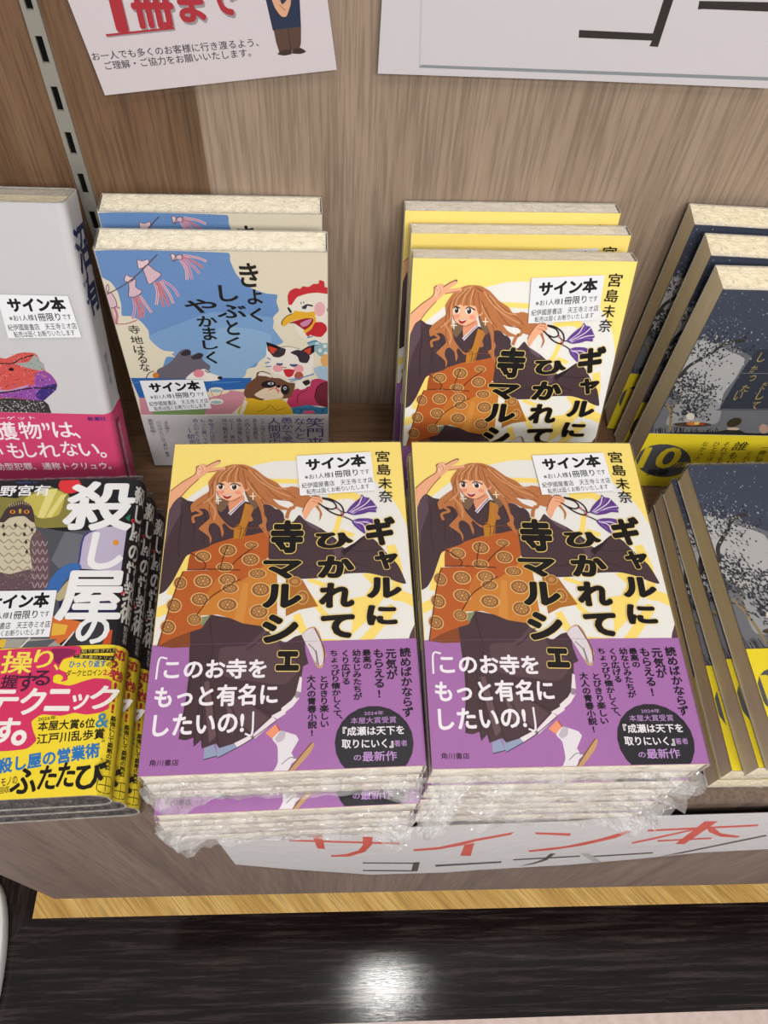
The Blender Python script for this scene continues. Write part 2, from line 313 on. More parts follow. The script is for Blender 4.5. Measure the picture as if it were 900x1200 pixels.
  ["e","#8A5A34",495,1003,5,0,0,-4],["e","#8A5A34",480,1007,5,0,0,-4],["e","#8A5A34",473,1017,5,0,0,-4],["e","#8A5A34",479,1026,5,0,0,-4],["e","#8A5A34",494,1030,5,0,0,-4],["e","#8A5A34",509,1026,5,0,0,-4],["e","#8F6038",494,1016,14,0,0,-9],["e","#D8A868",494,1016,7,0,0,-5],["e","#E8B574",104,971,35,-1,3,-39],["e","#8F6038",104,971,31,-1,3,-34],["e","#C8955A",104,971,22,-1,2,-24],
  ["e","#8A5A34",119,971,4,0,0,-5],["e","#8A5A34",116,959,4,0,0,-5],["e","#8A5A34",105,954,4,0,0,-5],["e","#8A5A34",93,959,4,0,0,-5],["e","#8A5A34",88,972,4,0,0,-5],["e","#8A5A34",91,984,4,0,0,-5],["e","#8A5A34",102,989,4,0,0,-5],["e","#8A5A34",114,984,4,0,0,-5],["e","#8F6038",104,971,11,0,1,-12],["e","#D8A868",104,971,6,0,1,-6],["e","#E8B574",210,876,47,-1,3,-38],
  ["e","#8F6038",210,876,41,-1,2,-33],["e","#C8955A",210,876,29,-1,2,-24],["e","#8A5A34",231,875,5,0,0,-5],["e","#8A5A34",226,863,5,0,0,-5],["e","#8A5A34",211,858,5,0,0,-5],["e","#8A5A34",196,864,5,0,0,-5],["e","#8A5A34",189,876,5,0,0,-5],["e","#8A5A34",194,889,5,0,0,-5],["e","#8A5A34",209,893,5,0,0,-5],["e","#8A5A34",224,888,5,0,0,-5],["e","#8F6038",210,876,14,0,1,-12],
  ["e","#D8A868",210,876,8,0,0,-6],["e","#E8B574",357,934,45,-1,2,-30],["e","#8F6038",357,934,39,-1,1,-26],["e","#C8955A",357,934,28,-1,1,-18],["e","#8A5A34",377,934,4,0,0,-4],["e","#8A5A34",372,924,4,0,0,-4],["e","#8A5A34",358,921,4,0,0,-4],["e","#8A5A34",344,925,4,0,0,-4],["e","#8A5A34",337,935,4,0,0,-4],["e","#8A5A34",343,944,4,0,0,-4],["e","#8A5A34",356,947,4,0,0,-4],
  ["e","#8A5A34",371,943,4,0,0,-4],["e","#8F6038",357,934,13,0,0,-9],["e","#D8A868",357,934,7,0,0,-5],["e","#E8B574",513,923,50,-1,1,-42],["e","#8F6038",513,923,44,-1,1,-36],["e","#C8955A",513,923,31,-1,1,-26],["e","#8A5A34",535,922,5,0,0,-5],["e","#8A5A34",529,909,5,0,0,-5],["e","#8A5A34",513,904,5,0,0,-5],["e","#8A5A34",497,910,5,0,0,-5],["e","#8A5A34",490,923,5,0,0,-5],
  ["e","#8A5A34",496,937,5,0,0,-5],["e","#8A5A34",512,942,5,0,0,-5],["e","#8A5A34",528,936,5,0,0,-5],["e","#8F6038",513,923,15,0,0,-13],["e","#D8A868",513,923,8,0,0,-7],["e","#E8B574",84,844,39,-1,4,-41],["e","#8F6038",84,844,34,-1,3,-35],["e","#C8955A",84,844,24,-1,2,-25],["e","#8A5A34",102,844,4,0,0,-5],["e","#8A5A34",98,831,4,0,0,-5],["e","#8A5A34",86,826,4,0,0,-5],
  ["e","#8A5A34",73,832,4,0,0,-5],["e","#8A5A34",67,845,4,0,0,-5],["e","#8A5A34",71,858,4,0,0,-5],["e","#8A5A34",83,863,4,0,0,-5],["e","#8A5A34",96,857,4,0,0,-5],["e","#8F6038",84,844,12,0,1,-12],["e","#D8A868",84,844,6,0,1,-7],["e","#E8B574",350,842,52,-1,2,-39],["e","#8F6038",350,842,45,-1,2,-34],["e","#C8955A",350,842,32,-1,1,-24],["e","#8A5A34",373,841,5,0,0,-5],
  ["e","#8A5A34",367,829,5,0,0,-5],["e","#8A5A34",351,824,5,0,0,-5],["e","#8A5A34",334,830,5,0,0,-5],["e","#8A5A34",327,843,5,0,0,-5],["e","#8A5A34",333,855,5,0,0,-5],["e","#8A5A34",349,860,5,0,0,-5],["e","#8A5A34",366,854,5,0,0,-5],["e","#8F6038",350,842,15,0,1,-12],["e","#D8A868",350,842,8,0,0,-6],["e","#E8B574",508,799,49,-1,1,-42],["e","#8F6038",508,799,43,-1,1,-37],
  ["e","#C8955A",508,799,31,-1,1,-26],["e","#8A5A34",530,799,5,0,0,-5],["e","#8A5A34",524,785,5,0,0,-5],["e","#8A5A34",508,780,5,0,0,-5],["e","#8A5A34",492,786,5,0,0,-5],["e","#8A5A34",485,800,5,0,0,-5],["e","#8A5A34",491,813,5,0,0,-5],["e","#8A5A34",507,818,5,0,0,-5],["e","#8A5A34",523,812,5,0,0,-5],["e","#8F6038",508,799,15,0,0,-13],["e","#D8A868",508,799,8,0,0,-7],
  ["e","#E8B574",65,726,39,-1,4,-39],["e","#8F6038",65,726,34,-1,3,-34],["e","#C8955A",65,726,24,-1,2,-24],["e","#8A5A34",82,726,4,0,0,-5],["e","#8A5A34",78,713,4,0,0,-5],["e","#8A5A34",67,709,4,0,0,-5],["e","#8A5A34",54,714,4,0,0,-5],["e","#8A5A34",48,727,4,0,0,-5],["e","#8A5A34",52,739,4,0,0,-5],["e","#8A5A34",63,744,4,0,0,-5],["e","#8A5A34",76,739,4,0,0,-5],["e","#8F6038",65,726,12,0,1,-12],
  ["e","#D8A868",65,726,6,0,1,-6],["e","#E8B574",192,764,37,-1,2,-33],["e","#8F6038",192,764,33,-1,2,-29],["e","#C8955A",192,764,23,-1,2,-21],["e","#8A5A34",209,763,4,0,0,-4],["e","#8A5A34",204,753,4,0,0,-4],["e","#8A5A34",193,749,4,0,0,-4],["e","#8A5A34",181,754,4,0,0,-4],["e","#8A5A34",175,764,4,0,0,-4],["e","#8A5A34",179,775,4,0,0,-4],["e","#8A5A34",191,779,4,0,0,-4],
  ["e","#8A5A34",203,774,4,0,0,-4],["e","#8F6038",192,764,11,0,1,-10],["e","#D8A868",192,764,6,0,0,-5],["e","#C99058",-4,983,1,0,0,-1],["e","#DAA468",686,965,35,-1,0,-30],["e","#A06A34",686,965,30,-1,0,-26],["e","#C08A50",686,965,18,0,0,-15],["e","#DAA468",725,872,32,-1,0,-41],["e","#A06A34",725,872,28,-1,0,-35],["e","#C08A50",725,872,16,0,0,-21],["s","#5A2C1C",0.5,[132,1046,248,1048,404,1038]],
  ["s","#5A2C1C",0.5,[406,985,317,926,259,879,201,787]],["s","#5A2C1C",0.5,[332,1192,308,1091,302,1046]],["s","#5A2C1C",0.5,[477,1179,400,1116,363,1072]],["s","#5A2C1C",0.5,[144,1148,222,1084,217,1044]],["s","#5A2C1C",0.5,[113,1038,76,898,24,624]],["p","#BE7F2E",0,[411,1454,467,1433,440,1345,416,1235,357,1224,357,1299,388,1327]],["s","#6A3A1C",0.5,[411,1454,388,1327,361,1298,358,1232]],
  ["s","#6A3A1C",0.5,[467,1433,429,1307,408,1240]],["s","#6A3A1C",0.4,[357,1299,396,1303,392,1236]],["p","#E39A76",1,[324,1476,396,1510,408,1474,368,1415,337,1386,327,1416]],["p","#EDE6EA",0,[323,1391,332,1401,398,1474,415,1469,383,1435,337,1376]],["s","#7A5A8A",0.6,[329,1382,383,1445,408,1472]],["p","#7B604A",1,[262,1487,324,1466,310,1426,287,1397,266,1417]],
  ["p","#7B604A",1,[408,1535,483,1513,489,1452,466,1413,431,1464]],
  ["p","#BC7748",1,[328,1715,275,1695,235,1651,205,1595,213,1538,182,1511,140,1474,120,1440,129,1398,158,1415,188,1424,214,1408,229,1364,203,1331,173,1295,199,1273,233,1240,239,1197,247,1234,226,1282,231,1321,255,1330,285,1300,300,1238,308,1271,296,1314,307,1329,342,1289,374,1284,333,1309,298,1348,272,1388,258,1447,254,1487,250,1548,259,1609,298,1650,374,1638,407,1555,430,1504,472,1463,499,1393,510,1324,490,1310,519,1266,544,1232,535,1275,528,1314,535,1343,516,1392,514,1442,547,1441,597,1410,638,1405,679,1409,689,1428,730,1416,780,1437,817,1386,814,1332,831,1376,805,1436,768,1457,768,1487,705,1550,655,1561,653,1556,611,1553,581,1588,517,1628,457,1684,396,1714]],
  ["p","#EBE9E4",1,[563,1481,637,1470,675,1439,655,1414,597,1440]],["p","#B2704A",1,[516,1538,563,1491,638,1465,588,1471,538,1492]],["p","#4A383E",1,[552,1411,597,1410,622,1380,623,1336,581,1391]],["s","#874E2E",0.45,[371,1707,458,1647,528,1553,596,1480,679,1459]],["s","#874E2E",0.45,[388,1701,492,1626,561,1573,645,1520,689,1479]],["s","#874E2E",0.45,[417,1627,462,1534,530,1462]],
  ["s","#874E2E",0.45,[241,1630,217,1549,208,1488,155,1439]],["s","#874E2E",0.45,[227,1589,237,1487,220,1428,242,1349]],["s","#874E2E",0.45,[443,1585,505,1462,521,1363]],["s","#874E2E",0.45,[374,1289,470,1296,519,1285]],["s","#D49C6C",0.8,[354,1710,280,1671,243,1599,240,1508,186,1459]],["s","#D49C6C",0.8,[423,1680,493,1595,578,1532,662,1489]],["s","#D49C6C",0.8,[390,1659,444,1554,497,1482]],
  ["s","#D49C6C",0.8,[208,1488,254,1408,250,1349]],["s","#D49C6C",0.8,[457,1658,561,1563,637,1541]],["s","#BC7748",1.6,[449,1433,434,1384,452,1345,428,1345]],["s","#BC7748",1.5,[146,1332,139,1371,183,1390,148,1420]],["s","#BC7748",2,[639,1351,647,1390,663,1419,673,1409]],["p","#F4BC97",1,[249,1579,258,1628,298,1659,365,1644,398,1596,403,1540,390,1497,345,1470,299,1478,267,1503,253,1543]],
  ["p","#EDA986",1,[407,1563,426,1567,433,1550,420,1532,407,1535]],["p","#E8A684",1,[345,1470,390,1497,396,1525,380,1500,340,1480]],["e","#F09A80",273,1525,18,0,1,-14],["e","#F09A80",371,1525,17,0,1,-13],["e","#FFFFFF",274,1566,19,0,1,-20],["e","#FFFFFF",349,1562,22,0,1,-20],["e","#5A3C28",274,1566,13,0,1,-19],["e","#5A3C28",349,1562,14,0,1,-19],["e","#1c1210",275,1566,7,0,1,-10],
  ["e","#1c1210",350,1562,7,0,0,-10],["e","#FFFFFF",270,1573,3,0,0,-5],["e","#FFFFFF",345,1571,3,0,0,-5],["s","#2c1814",0.7,[251,1576,270,1588,294,1576]],["s","#2c1814",0.7,[327,1575,347,1586,384,1568]],["p","#A8322E",1,[288,1509,314,1506,340,1518,331,1491,314,1481,299,1488]],["p","#FFFFFF",0,[291,1508,314,1504,338,1516,335,1508,313,1499]],["s","#C07858",0.4,[289,1542,286,1533,295,1530]],
  ["s","#8A4A34",0.4,[253,1538,267,1503,299,1478,345,1470,390,1497]],["p","#BC7748",1,[247,1568,248,1620,288,1682,355,1697,407,1648,428,1555,408,1540,396,1566,385,1591,359,1595,333,1591,324,1598,316,1588,305,1598,292,1602,275,1593,260,1589]],["s","#874E2E",0.4,[338,1697,298,1650,280,1599]],["s","#874E2E",0.4,[355,1697,332,1650,326,1598]],["s","#874E2E",0.4,[372,1691,366,1639,376,1595]],
  ["s","#874E2E",0.4,[305,1687,262,1630,254,1589]],["s","#874E2E",0.4,[389,1675,405,1607,415,1550]],["s","#D49C6C",0.8,[346,1700,315,1650,305,1602]],["s","#D49C6C",0.8,[363,1693,353,1639,353,1597]],["s","#D49C6C",0.8,[321,1692,274,1640,264,1594]],["s","#F4E8D0",0.6,[435,1499,471,1498]],["s","#F4E8D0",0.6,[452,1523,454,1474]],["s","#F4E8D0",0.6,[249,1472,285,1472]],
  ["s","#F4E8D0",0.6,[265,1496,268,1448]],["p","#F0B08A",1,[5,1534,30,1567,65,1597,127,1648,135,1690,159,1721,187,1717,199,1689,185,1652,151,1620,100,1561,64,1506,33,1481,7,1415,5,1482]],["s","#F0B08A",2.6,[191,1694,227,1717,258,1741]],["s","#F0B08A",2.4,[192,1675,238,1681,292,1689]],["s","#6A3A28",0.5,[184,1703,222,1729,259,1746]],["s","#8A4A34",0.4,[197,1664,238,1672,288,1682]],
  ["e","#6E5A3C",258,1741,6,0,0,-5],["s","#8A4A34",0.45,[4,1540,64,1600,127,1650,134,1695]],["s","#8A4A34",0.45,[151,1620,101,1559,64,1503]],["p","#F4C0A0",1,[137,1700,168,1713,182,1694,160,1647,142,1642]],["s","#C47A5C",0.4,[160,1705,171,1679,156,1653]],["s","#C47A5C",0.4,[140,1695,158,1679]],["s","#A0603c",0.7,[129,1697,147,1711]],
  ["p","#F0B08A",1,[722,1393,745,1447,764,1482,789,1495,818,1491,835,1471,826,1436,788,1424,765,1387,739,1341]],["s","#B8704C",0.4,[780,1477,809,1471,830,1456]],["s","#B8704C",0.4,[776,1459,805,1451,822,1438]],["s","#B8704C",0.4,[789,1492,822,1481]],["s","#8A4A34",0.45,[722,1393,747,1452,780,1492,818,1491]],
  ["s","#2a1c20",0.9,[830,1481,880,1470,930,1434,947,1388,928,1364,879,1385,834,1426,809,1446]],["s","#2a1c20",0.9,[834,1476,888,1455,908,1419,879,1405,830,1426]],["s","#2a1c20",0.7,[928,1364,969,1344,993,1328]],["s","#2a1c20",0.7,[912,1409,945,1383,970,1383]],["e","#C87888",915,1409,7,0,0,-9],["e","#C87888",944,1359,7,0,0,-9],["e","#C87888",937,1379,7,0,0,-9],
  ["p","#62408C",1,[963,1381,983,1418,1013,1452,1041,1477,1049,1500,1065,1481,1090,1476,1110,1450,1133,1409,1120,1400,1127,1380,1086,1383,1052,1371,1002,1364]],["p","#62408C",1,[989,1325,1026,1342,1084,1341,1117,1326,1103,1297,1114,1267,1081,1273,1056,1245,1028,1269,1004,1294]],["s","#E8DCEC",0.6,[978,1385,1029,1432,1052,1487]],["s","#E8DCEC",0.6,[986,1381,1063,1431,1098,1471]],
  ["s","#E8DCEC",0.6,[994,1375,1070,1411,1125,1420]],["s","#E8DCEC",0.6,[1001,1321,1050,1303,1064,1254]],["s","#E8DCEC",0.6,[1001,1323,1067,1317,1107,1301]],["s","#8C68B4",0.5,[982,1385,1047,1441,1073,1481]],["s","#8C68B4",0.5,[990,1378,1070,1401,1128,1395]],["s","#8C68B4",0.5,[1005,1318,1040,1274]],["s","#8C68B4",0.5,[1005,1321,1084,1326]],
  ["c","#F2D57C","ギ",114.2,126.1,16.1,18.4,-0.022,0.084,0.06],["c","#141114","ギ",114.2,126.1,16.1,18.4,-0.022,0.06,0.06],["c","#F2D57C","ャ",116.3,107.9,12.5,11.2,-0.025,0.084,0.06],["c","#141114","ャ",116.3,107.9,12.5,11.2,-0.025,0.06,0.06],["c","#F2D57C","ル",114.5,91.7,18.1,12.2,-0.027,0.084,0.06],["c","#141114","ル",114.5,91.7,18.1,12.2,-0.027,0.06,0.06],
  ["c","#F2D57C","に",112.6,76.1,15.6,11.3,-0.029,0.084,0.06],["c","#141114","に",112.6,76.1,15.6,11.3,-0.029,0.06,0.06],["c","#F2D57C","ひ",89.3,120.6,20.4,10.0,-0.023,0.084,0.06],["c","#141114","ひ",89.3,120.6,20.4,10.0,-0.023,0.06,0.06],["c","#F2D57C","か",89.9,104.5,19.5,13.3,-0.025,0.084,0.06],["c","#141114","か",89.9,104.5,19.5,13.3,-0.025,0.06,0.06],
  ["c","#F2D57C","れ",90.0,87.9,18.2,14.4,-0.027,0.084,0.06],["c","#141114","れ",90.0,87.9,18.2,14.4,-0.027,0.06,0.06],["c","#F2D57C","て",90.1,70.7,17.2,13.1,-0.03,0.084,0.06],["c","#141114","て",90.1,70.7,17.2,13.1,-0.03,0.06,0.06],["c","#F2D57C","寺",64.3,123.5,17.7,20.6,-0.023,0.084,0.06],["c","#141114","寺",64.3,123.5,17.7,20.6,-0.023,0.06,0.06],
  ["c","#F2D57C","マ",62.1,103.6,20.3,11.2,-0.025,0.084,0.06],["c","#141114","マ",62.1,103.6,20.3,11.2,-0.025,0.06,0.06],["c","#F2D57C","ル",62.3,88.3,19.9,13.9,-0.027,0.084,0.06],["c","#141114","ル",62.3,88.3,19.9,13.9,-0.027,0.06,0.06],["c","#F2D57C","シ",61.6,70.1,18.2,15.8,-0.03,0.084,0.06],["c","#141114","シ",61.6,70.1,18.2,15.8,-0.03,0.06,0.06],
  ["c","#F2D57C","ェ",65.5,52.9,11.4,10.4,-0.032,0.084,0.06],["c","#141114","ェ",65.5,52.9,11.4,10.4,-0.032,0.06,0.06],["c","#141114","宮",117.9,175.9,8.0,7.8,-0.016,0.008,0.008],["c","#141114","島",118.1,166.6,7.8,7.7,-0.017,0.008,0.008],["c","#141114","未",118.3,157.2,7.7,7.7,-0.018,0.008,0.008],["c","#141114","奈",118.2,148.3,7.8,8.0,-0.019,0.008,0.008],
 ],
 'G_band': [
  [0.3,0.3,128.7,62.9],["p","#4B373D",0,[174,698,216,738,265,791,371,767,447,736,523,721,569,662,644,627,689,658,719,667,737,649,741,576,756,512,730,500,723,449,691,350,660,310,629,291,649,294,573,241,499,177,425,137,351,116,335,137,272,116,266,155,235,125,231,168,198,157,164,163,170,232,182,359,186,483,180,569]],
  ["p","#5E474D",1,[328,605,452,617,539,696,599,645,630,579,713,500,674,434,627,410,489,431,410,442,330,479]],["p","#5E474D",0,[383,369,494,308,573,249,491,181,436,215]],["p","#6B5257",0,[254,439,285,438,333,172,304,142]],["p","#6B5257",0,[350,395,383,369,420,231,408,169]],["s","#39292F",0.5,[191,551,194,400,166,209]],["s","#39292F",0.5,[241,516,248,357,234,145]],
  ["s","#39292F",0.5,[260,456,262,316,272,128]],["s","#39292F",0.5,[295,413,319,274,347,125]],["s","#39292F",0.5,[358,394,411,271,483,182]],["s","#39292F",0.5,[446,350,541,290,580,265]],["s","#39292F",0.5,[266,770,280,671,292,590,259,481]],["s","#39292F",0.5,[568,695,496,624,453,593]],["p","#ECE2E6",0,[417,136,484,168,499,156,433,114]],["p","#ECE2E6",0,[502,173,588,255,608,236,509,153]],
  ["p","#ECE2E6",0,[582,258,649,293,649,266,611,242]],["p","#ECE2E6",0,[629,294,675,330,695,358,713,341,683,301,630,261]],["p","#ECE2E6",0,[697,370,715,449,725,440,720,370]],["p","#9A8E96",0,[691,346,698,376,716,370,706,337]],["p","#8C7C84",0,[484,168,502,173,509,153,499,152]],["p","#95A3BE",0,[285,118,324,134,344,80,283,66]],["p","#95A3BE",0,[335,135,351,115,416,134,430,114,345,71]],
  ["s","#3A3038",0.4,[283,66,344,80]],["s","#3A3038",0.4,[345,71,430,114,499,155,608,236]],["p","#F09A74",0,[558,177,604,218,625,184,592,149]],["s","#B05038",0.5,[608,215,625,184]],["p","#E6E0E6",1,[590,149,626,186,654,179,700,162,711,142,678,82,689,62,664,0,634,1,601,3,617,39,614,115]],["p","#C4BAC6",1,[626,183,651,179,644,145,614,130,602,146]],
  ["p","#C79E70",1,[664,0,731,80,772,127,784,120,761,75,690,1]],["s","#7A5234",0.5,[664,0,731,80,772,127]],["p","#E6E0E6",1,[595,3,634,24,697,57,701,49,664,22,656,0]],["s","#8A8090",0.4,[634,31,671,60,701,57]],["p","#C9A27A",1,[722,666,756,702,786,709,809,679,827,613,843,549,836,539,822,488,798,491,778,532,749,608]],
  ["p","#DED5DA",1,[725,664,756,696,790,698,808,655,823,589,830,525,811,497,782,532,749,604]],["s","#6A4A3A",0.6,[786,701,814,638,834,573,830,514]],["s","#8A7C84",0.5,[756,616,789,574,798,506]],["s","#8A7C84",0.5,[793,582,806,497]],["p","#8A4A28",0,[23,626,74,669,174,707,181,616,94,614]],
  ["p","#B9602C",0,[113,1040,171,1044,404,1039,406,986,259,874,201,789,239,729,229,715,153,691,82,661,24,624,35,695,54,801,75,903,94,998]],["s","#5A2C1C",0.5,[113,1038,76,898,24,624]],["c","#F2D57C","ェ",65.5,52.9,11.4,10.4,-0.032,0.084,0.06],["c","#141114","ェ",65.5,52.9,11.4,10.4,-0.032,0.06,0.06],["s","#F4EEF4",0.9,[34,455,40,559,78,559]],["h","#F4EEF4","このお寺を",31.1,50.0,48.8,10.2,-0.022,0.03],
  ["h","#F4EEF4","もっと有名に",32.3,36.6,57.5,10.8,-0.002,0.03],["h","#F4EEF4","したいの!",25.0,23.2,41.7,10.4,0.007,0.03],["s","#F4EEF4",0.9,[499,282,496,175,464,178]],["v","#1a1420","読めばかならず",123.0,58.2,122.3,22.9,5.6,0.03],["v","#1a1420","元気が",115.9,57.9,115.8,41.7,5.6,0.03],["v","#1a1420","もらえる!",109.8,58.1,109.5,32.5,5.6,0.03],["v","#1a1420","最高の",103.9,57.8,104.2,47.3,4.4,0.032],
  ["v","#1a1420","幼なじみたちが",99.0,58.0,98.9,32.0,4.4,0.032],["v","#1a1420","くり広げる",93.6,57.8,93.6,39.8,4.4,0.032],["v","#1a1420","ちょっぴり懐かしくて、",87.9,58.0,89.4,21.0,4.4,0.032],["v","#1a1420","とびきり楽しい",82.9,45.0,83.0,19.3,4.4,0.032],["v","#1a1420","大人の青春小説!",76.8,45.3,77.5,15.3,4.4,0.032],["e","#2b2a31",1058,115,182,-7,-8,-175],["h","#C79AD8","2024年",106.2,25.5,9.1,2.0,-0.001,0.0],
  ["h","#C79AD8","本屋大賞受賞",105.9,22.1,21.3,3.1,-0.007,0.0],["h","#F4EEF4","『成瀬は天下を",105.7,17.1,28.6,4.3,-0.005,0.02],["h","#F4EEF4","取りにいく』",102.7,11.1,23.8,4.2,-0.019,0.02],["h","#C79AD8","著者",118.0,10.8,6.0,2.9,0.013,0.0],["h","#C79AD8","の",97.8,4.8,3.4,2.5,0.005,0.01],["h","#C79AD8","最新作",108.0,5.2,15.8,4.6,-0.001,0.012],["h","#1a1420","角川書店",10.9,5.8,13.0,2.8,-0.021,0.004],
 ],
 'G_sticker': [
  None,["p","#E6E6EA",0,[688,1766,1110,1789,1126,1521,710,1493]],["h","#101014","サイン本",91.1,171.6,34.1,8.8,0.093,0.05],["h","#1c1c20","※お1人様",80.7,162.4,14.4,3.5,0.099,0.008],["h","#1c1c20","1冊限り",96.0,163.9,14.7,4.6,0.097,0.014],["h","#1c1c20","です",107.1,164.9,5.1,3.3,0.087,0.008],["h","#1c1c20","紀伊國屋書店　天王寺ミオ店",91.7,157.6,39.7,3.7,0.09,0.006],
  ["h","#1c1c20","転売は固くお断りいたします",92.0,153.4,35.0,3.4,0.096,0.006],
 ],
 'B_cover': [
  [0.3,53.8,125.2,185.7],["p","#6E93C6",1,[-2,1849,713,1847,719,1796,742,1710,783,1641,821,1607,899,1572,963,1563,956,1511,967,1447,929,1393,923,1315,963,1236,978,1196,883,1189,867,1088,819,1033,798,990,743,971,706,908,705,890,224,888,253,1067,314,1068,292,1092,313,1116,246,1127,212,1179,181,1219,185,1287,153,1359,103,1396,55,1401,67,1480,67,1573,43,1642,-2,1685]],
  ["p","#7FA3CE",1,[181,1242,382,1344,592,1433,921,1393,924,1304,978,1196,875,1142,819,1033,743,971,705,893,431,895,384,1068,300,1086,313,1116,231,1139]],["p","#8DB0D2",1,[479,995,594,1302,796,1303,912,1247,858,1082,743,965,705,893,556,895]],["p","#3166AC",0,[2,889,197,889,737,890,764,893,747,791,571,778,482,724,154,629,21,711]],["s","#4F86C4",1,[2,843,47,849]],["s","#4F86C4",1,[505,843,688,856]],
  ["p","#E4D4B4",1,[468,764,597,764,691,784,700,784,706,751,464,724]],["p","#CB8C98",0,[20,704,170,724,480,711,596,751,617,778,716,758,693,656,603,551,422,544,3,543]],["p","#7F9C64",0,[84,602,443,598,422,542,83,543]],["p","#6C6672",1,[172,888,183,963,233,994,283,1037,349,1125,394,1140,412,1116,408,1086,459,1110,485,1093,473,1050,515,995,491,945,402,945,348,882]],
  ["p","#39353C",1,[347,1104,385,1134,410,1128,405,1092,359,1080]],["p","#39353C",1,[403,1068,459,1107,485,1093,461,1059,416,1050]],["p","#EDE4DC",1,[346,879,401,943,476,970,507,935,558,908,578,890,544,867,462,859]],["e","#E08A98",435,930,34,0,-5,-36],["e","#221c20",563,891,16,0,-2,-14],["s","#221c20",0.7,[475,958,494,939,509,948]],["e","#D08038",164,913,20,0,-4,-25],
  ["s","#5A3A20",0.6,[99,888,125,932,159,951]],["e","#EDE2D4",527,778,48,0,-3,-27],["e","#9ABCC0",526,772,35,0,-2,-15],["e","#EDE2D4",514,670,48,0,-3,-28],["e","#9ABCC0",514,664,35,0,-2,-15],["s","#C07868",0.5,[490,791,500,724,537,717,572,791]],["s","#DDBCC8",1.6,[285,1645,289,1575,267,1482]],["s","#C8909C",1.6,[301,1645,302,1555,304,1467]],["s","#C8909C",1.6,[310,1650,326,1555,335,1473]],
  ["s","#DDBCC8",1.6,[319,1655,351,1566,364,1494]],["s","#C8A8C8",1.6,[327,1660,382,1606,402,1544]],["s","#C8909C",1.6,[293,1645,308,1596,328,1525]],["s","#B85868",0.35,[285,1645,289,1575,267,1482]],["s","#B85868",0.35,[301,1645,302,1555,304,1467]],["s","#B85868",0.35,[310,1650,326,1555,335,1473]],["s","#B85868",0.35,[319,1655,351,1566,364,1494]],["s","#B85868",0.35,[327,1660,382,1606,402,1544]],
  ["s","#B85868",0.35,[293,1645,308,1596,328,1525]],["p","#DDBCC8",1,[236,1737,269,1761,300,1728,330,1699,296,1660,251,1630,242,1684]],["p","#E6CCD0",1,[217,1797,243,1787,276,1798,273,1768,217,1735]],["s","#6A5064",0.45,[236,1737,269,1761,300,1728,330,1699,296,1660,251,1630,242,1684,236,1737]],["s","#6A5064",0.4,[217,1797,243,1787,276,1798,273,1768,217,1735,217,1797]],
  ["s","#C8A8C8",1.6,[146,1533,138,1450,111,1377]],["s","#C8909C",1.6,[163,1538,162,1450,149,1380]],["s","#C8909C",1.6,[176,1543,188,1461,170,1386]],["s","#DDBCC8",1.6,[185,1549,208,1482,229,1424]],["s","#C8909C",1.6,[154,1533,160,1481,178,1408]],["s","#B85868",0.35,[146,1533,138,1450,111,1377]],["s","#B85868",0.35,[163,1538,162,1450,149,1380]],["s","#B85868",0.35,[176,1543,188,1461,170,1386]],
  ["s","#B85868",0.35,[185,1549,208,1482,229,1424]],["s","#B85868",0.35,[154,1533,160,1481,178,1408]],["p","#DDBCC8",1,[140,1643,183,1663,175,1609,203,1579,164,1543,123,1543,134,1594]],["p","#E6CCD0",1,[119,1653,137,1692,159,1678,184,1681,152,1641]],["s","#6A5064",0.45,[140,1643,183,1663,175,1609,203,1579,164,1543,123,1543,134,1594,140,1643]],
  ["s","#6A5064",0.4,[119,1653,137,1692,159,1678,184,1681,152,1641,119,1653]],["s","#DDBCC8",1.6,[450,1801,471,1735,467,1662]],["s","#C8A8C8",1.6,[459,1806,488,1745,493,1667]],["s","#C8A8C8",1.6,[463,1810,513,1755,542,1707]],["s","#C8909C",1.6,[465,1820,525,1783,566,1746]],["s","#DDBCC8",1.6,[470,1827,544,1812,591,1789]],["s","#B85868",0.35,[450,1801,471,1735,467,1662]],
  ["s","#B85868",0.35,[459,1806,488,1745,493,1667]],["s","#B85868",0.35,[463,1810,513,1755,542,1707]],["s","#B85868",0.35,[465,1820,525,1783,566,1746]],["s","#B85868",0.35,[470,1827,544,1812,591,1789]],["p","#DDBCC8",1,[411,1791,432,1824,459,1831,458,1801,435,1801]],["p","#E6CCD0",1,[402,1833,418,1836,430,1810,410,1786]],["s","#6A5064",0.45,[411,1791,432,1824,459,1831,458,1801,435,1801,411,1791]],
  ["s","#6A5064",0.4,[402,1833,418,1836,430,1810,410,1786,402,1833]],["s","#DDBCC8",1.6,[7,1459,5,1395,6,1341]],["s","#C8909C",1.6,[24,1464,28,1406,10,1341]],["s","#C8A8C8",1.6,[33,1470,47,1459,53,1464]],["s","#B85868",0.35,[7,1459,5,1395,6,1341]],["s","#B85868",0.35,[24,1464,28,1406,10,1341]],["s","#B85868",0.35,[33,1470,47,1459,53,1464]],["p","#DDBCC8",1,[-1,1567,33,1562,43,1480,3,1459,-2,1511]],
  ["p","#E6CCD0",1,[10,1607,24,1627,24,1592,8,1572]],["s","#6A5064",0.45,[-1,1567,33,1562,43,1480,3,1459,-2,1511,-1,1567]],["s","#6A5064",0.4,[10,1607,24,1627,24,1592,8,1572,10,1607]],["s","#5A4A54",0.6,[-14,1546,90,1608,192,1688,333,1832]],["s","#B05A64",0.6,[0,1336,67,1339,134,1366]],["p","#EBE3D4",1,[1025,1490,1069,1543,1143,1575,1258,1576,1257,1072,1170,1191,1084,1248,1053,1350]],
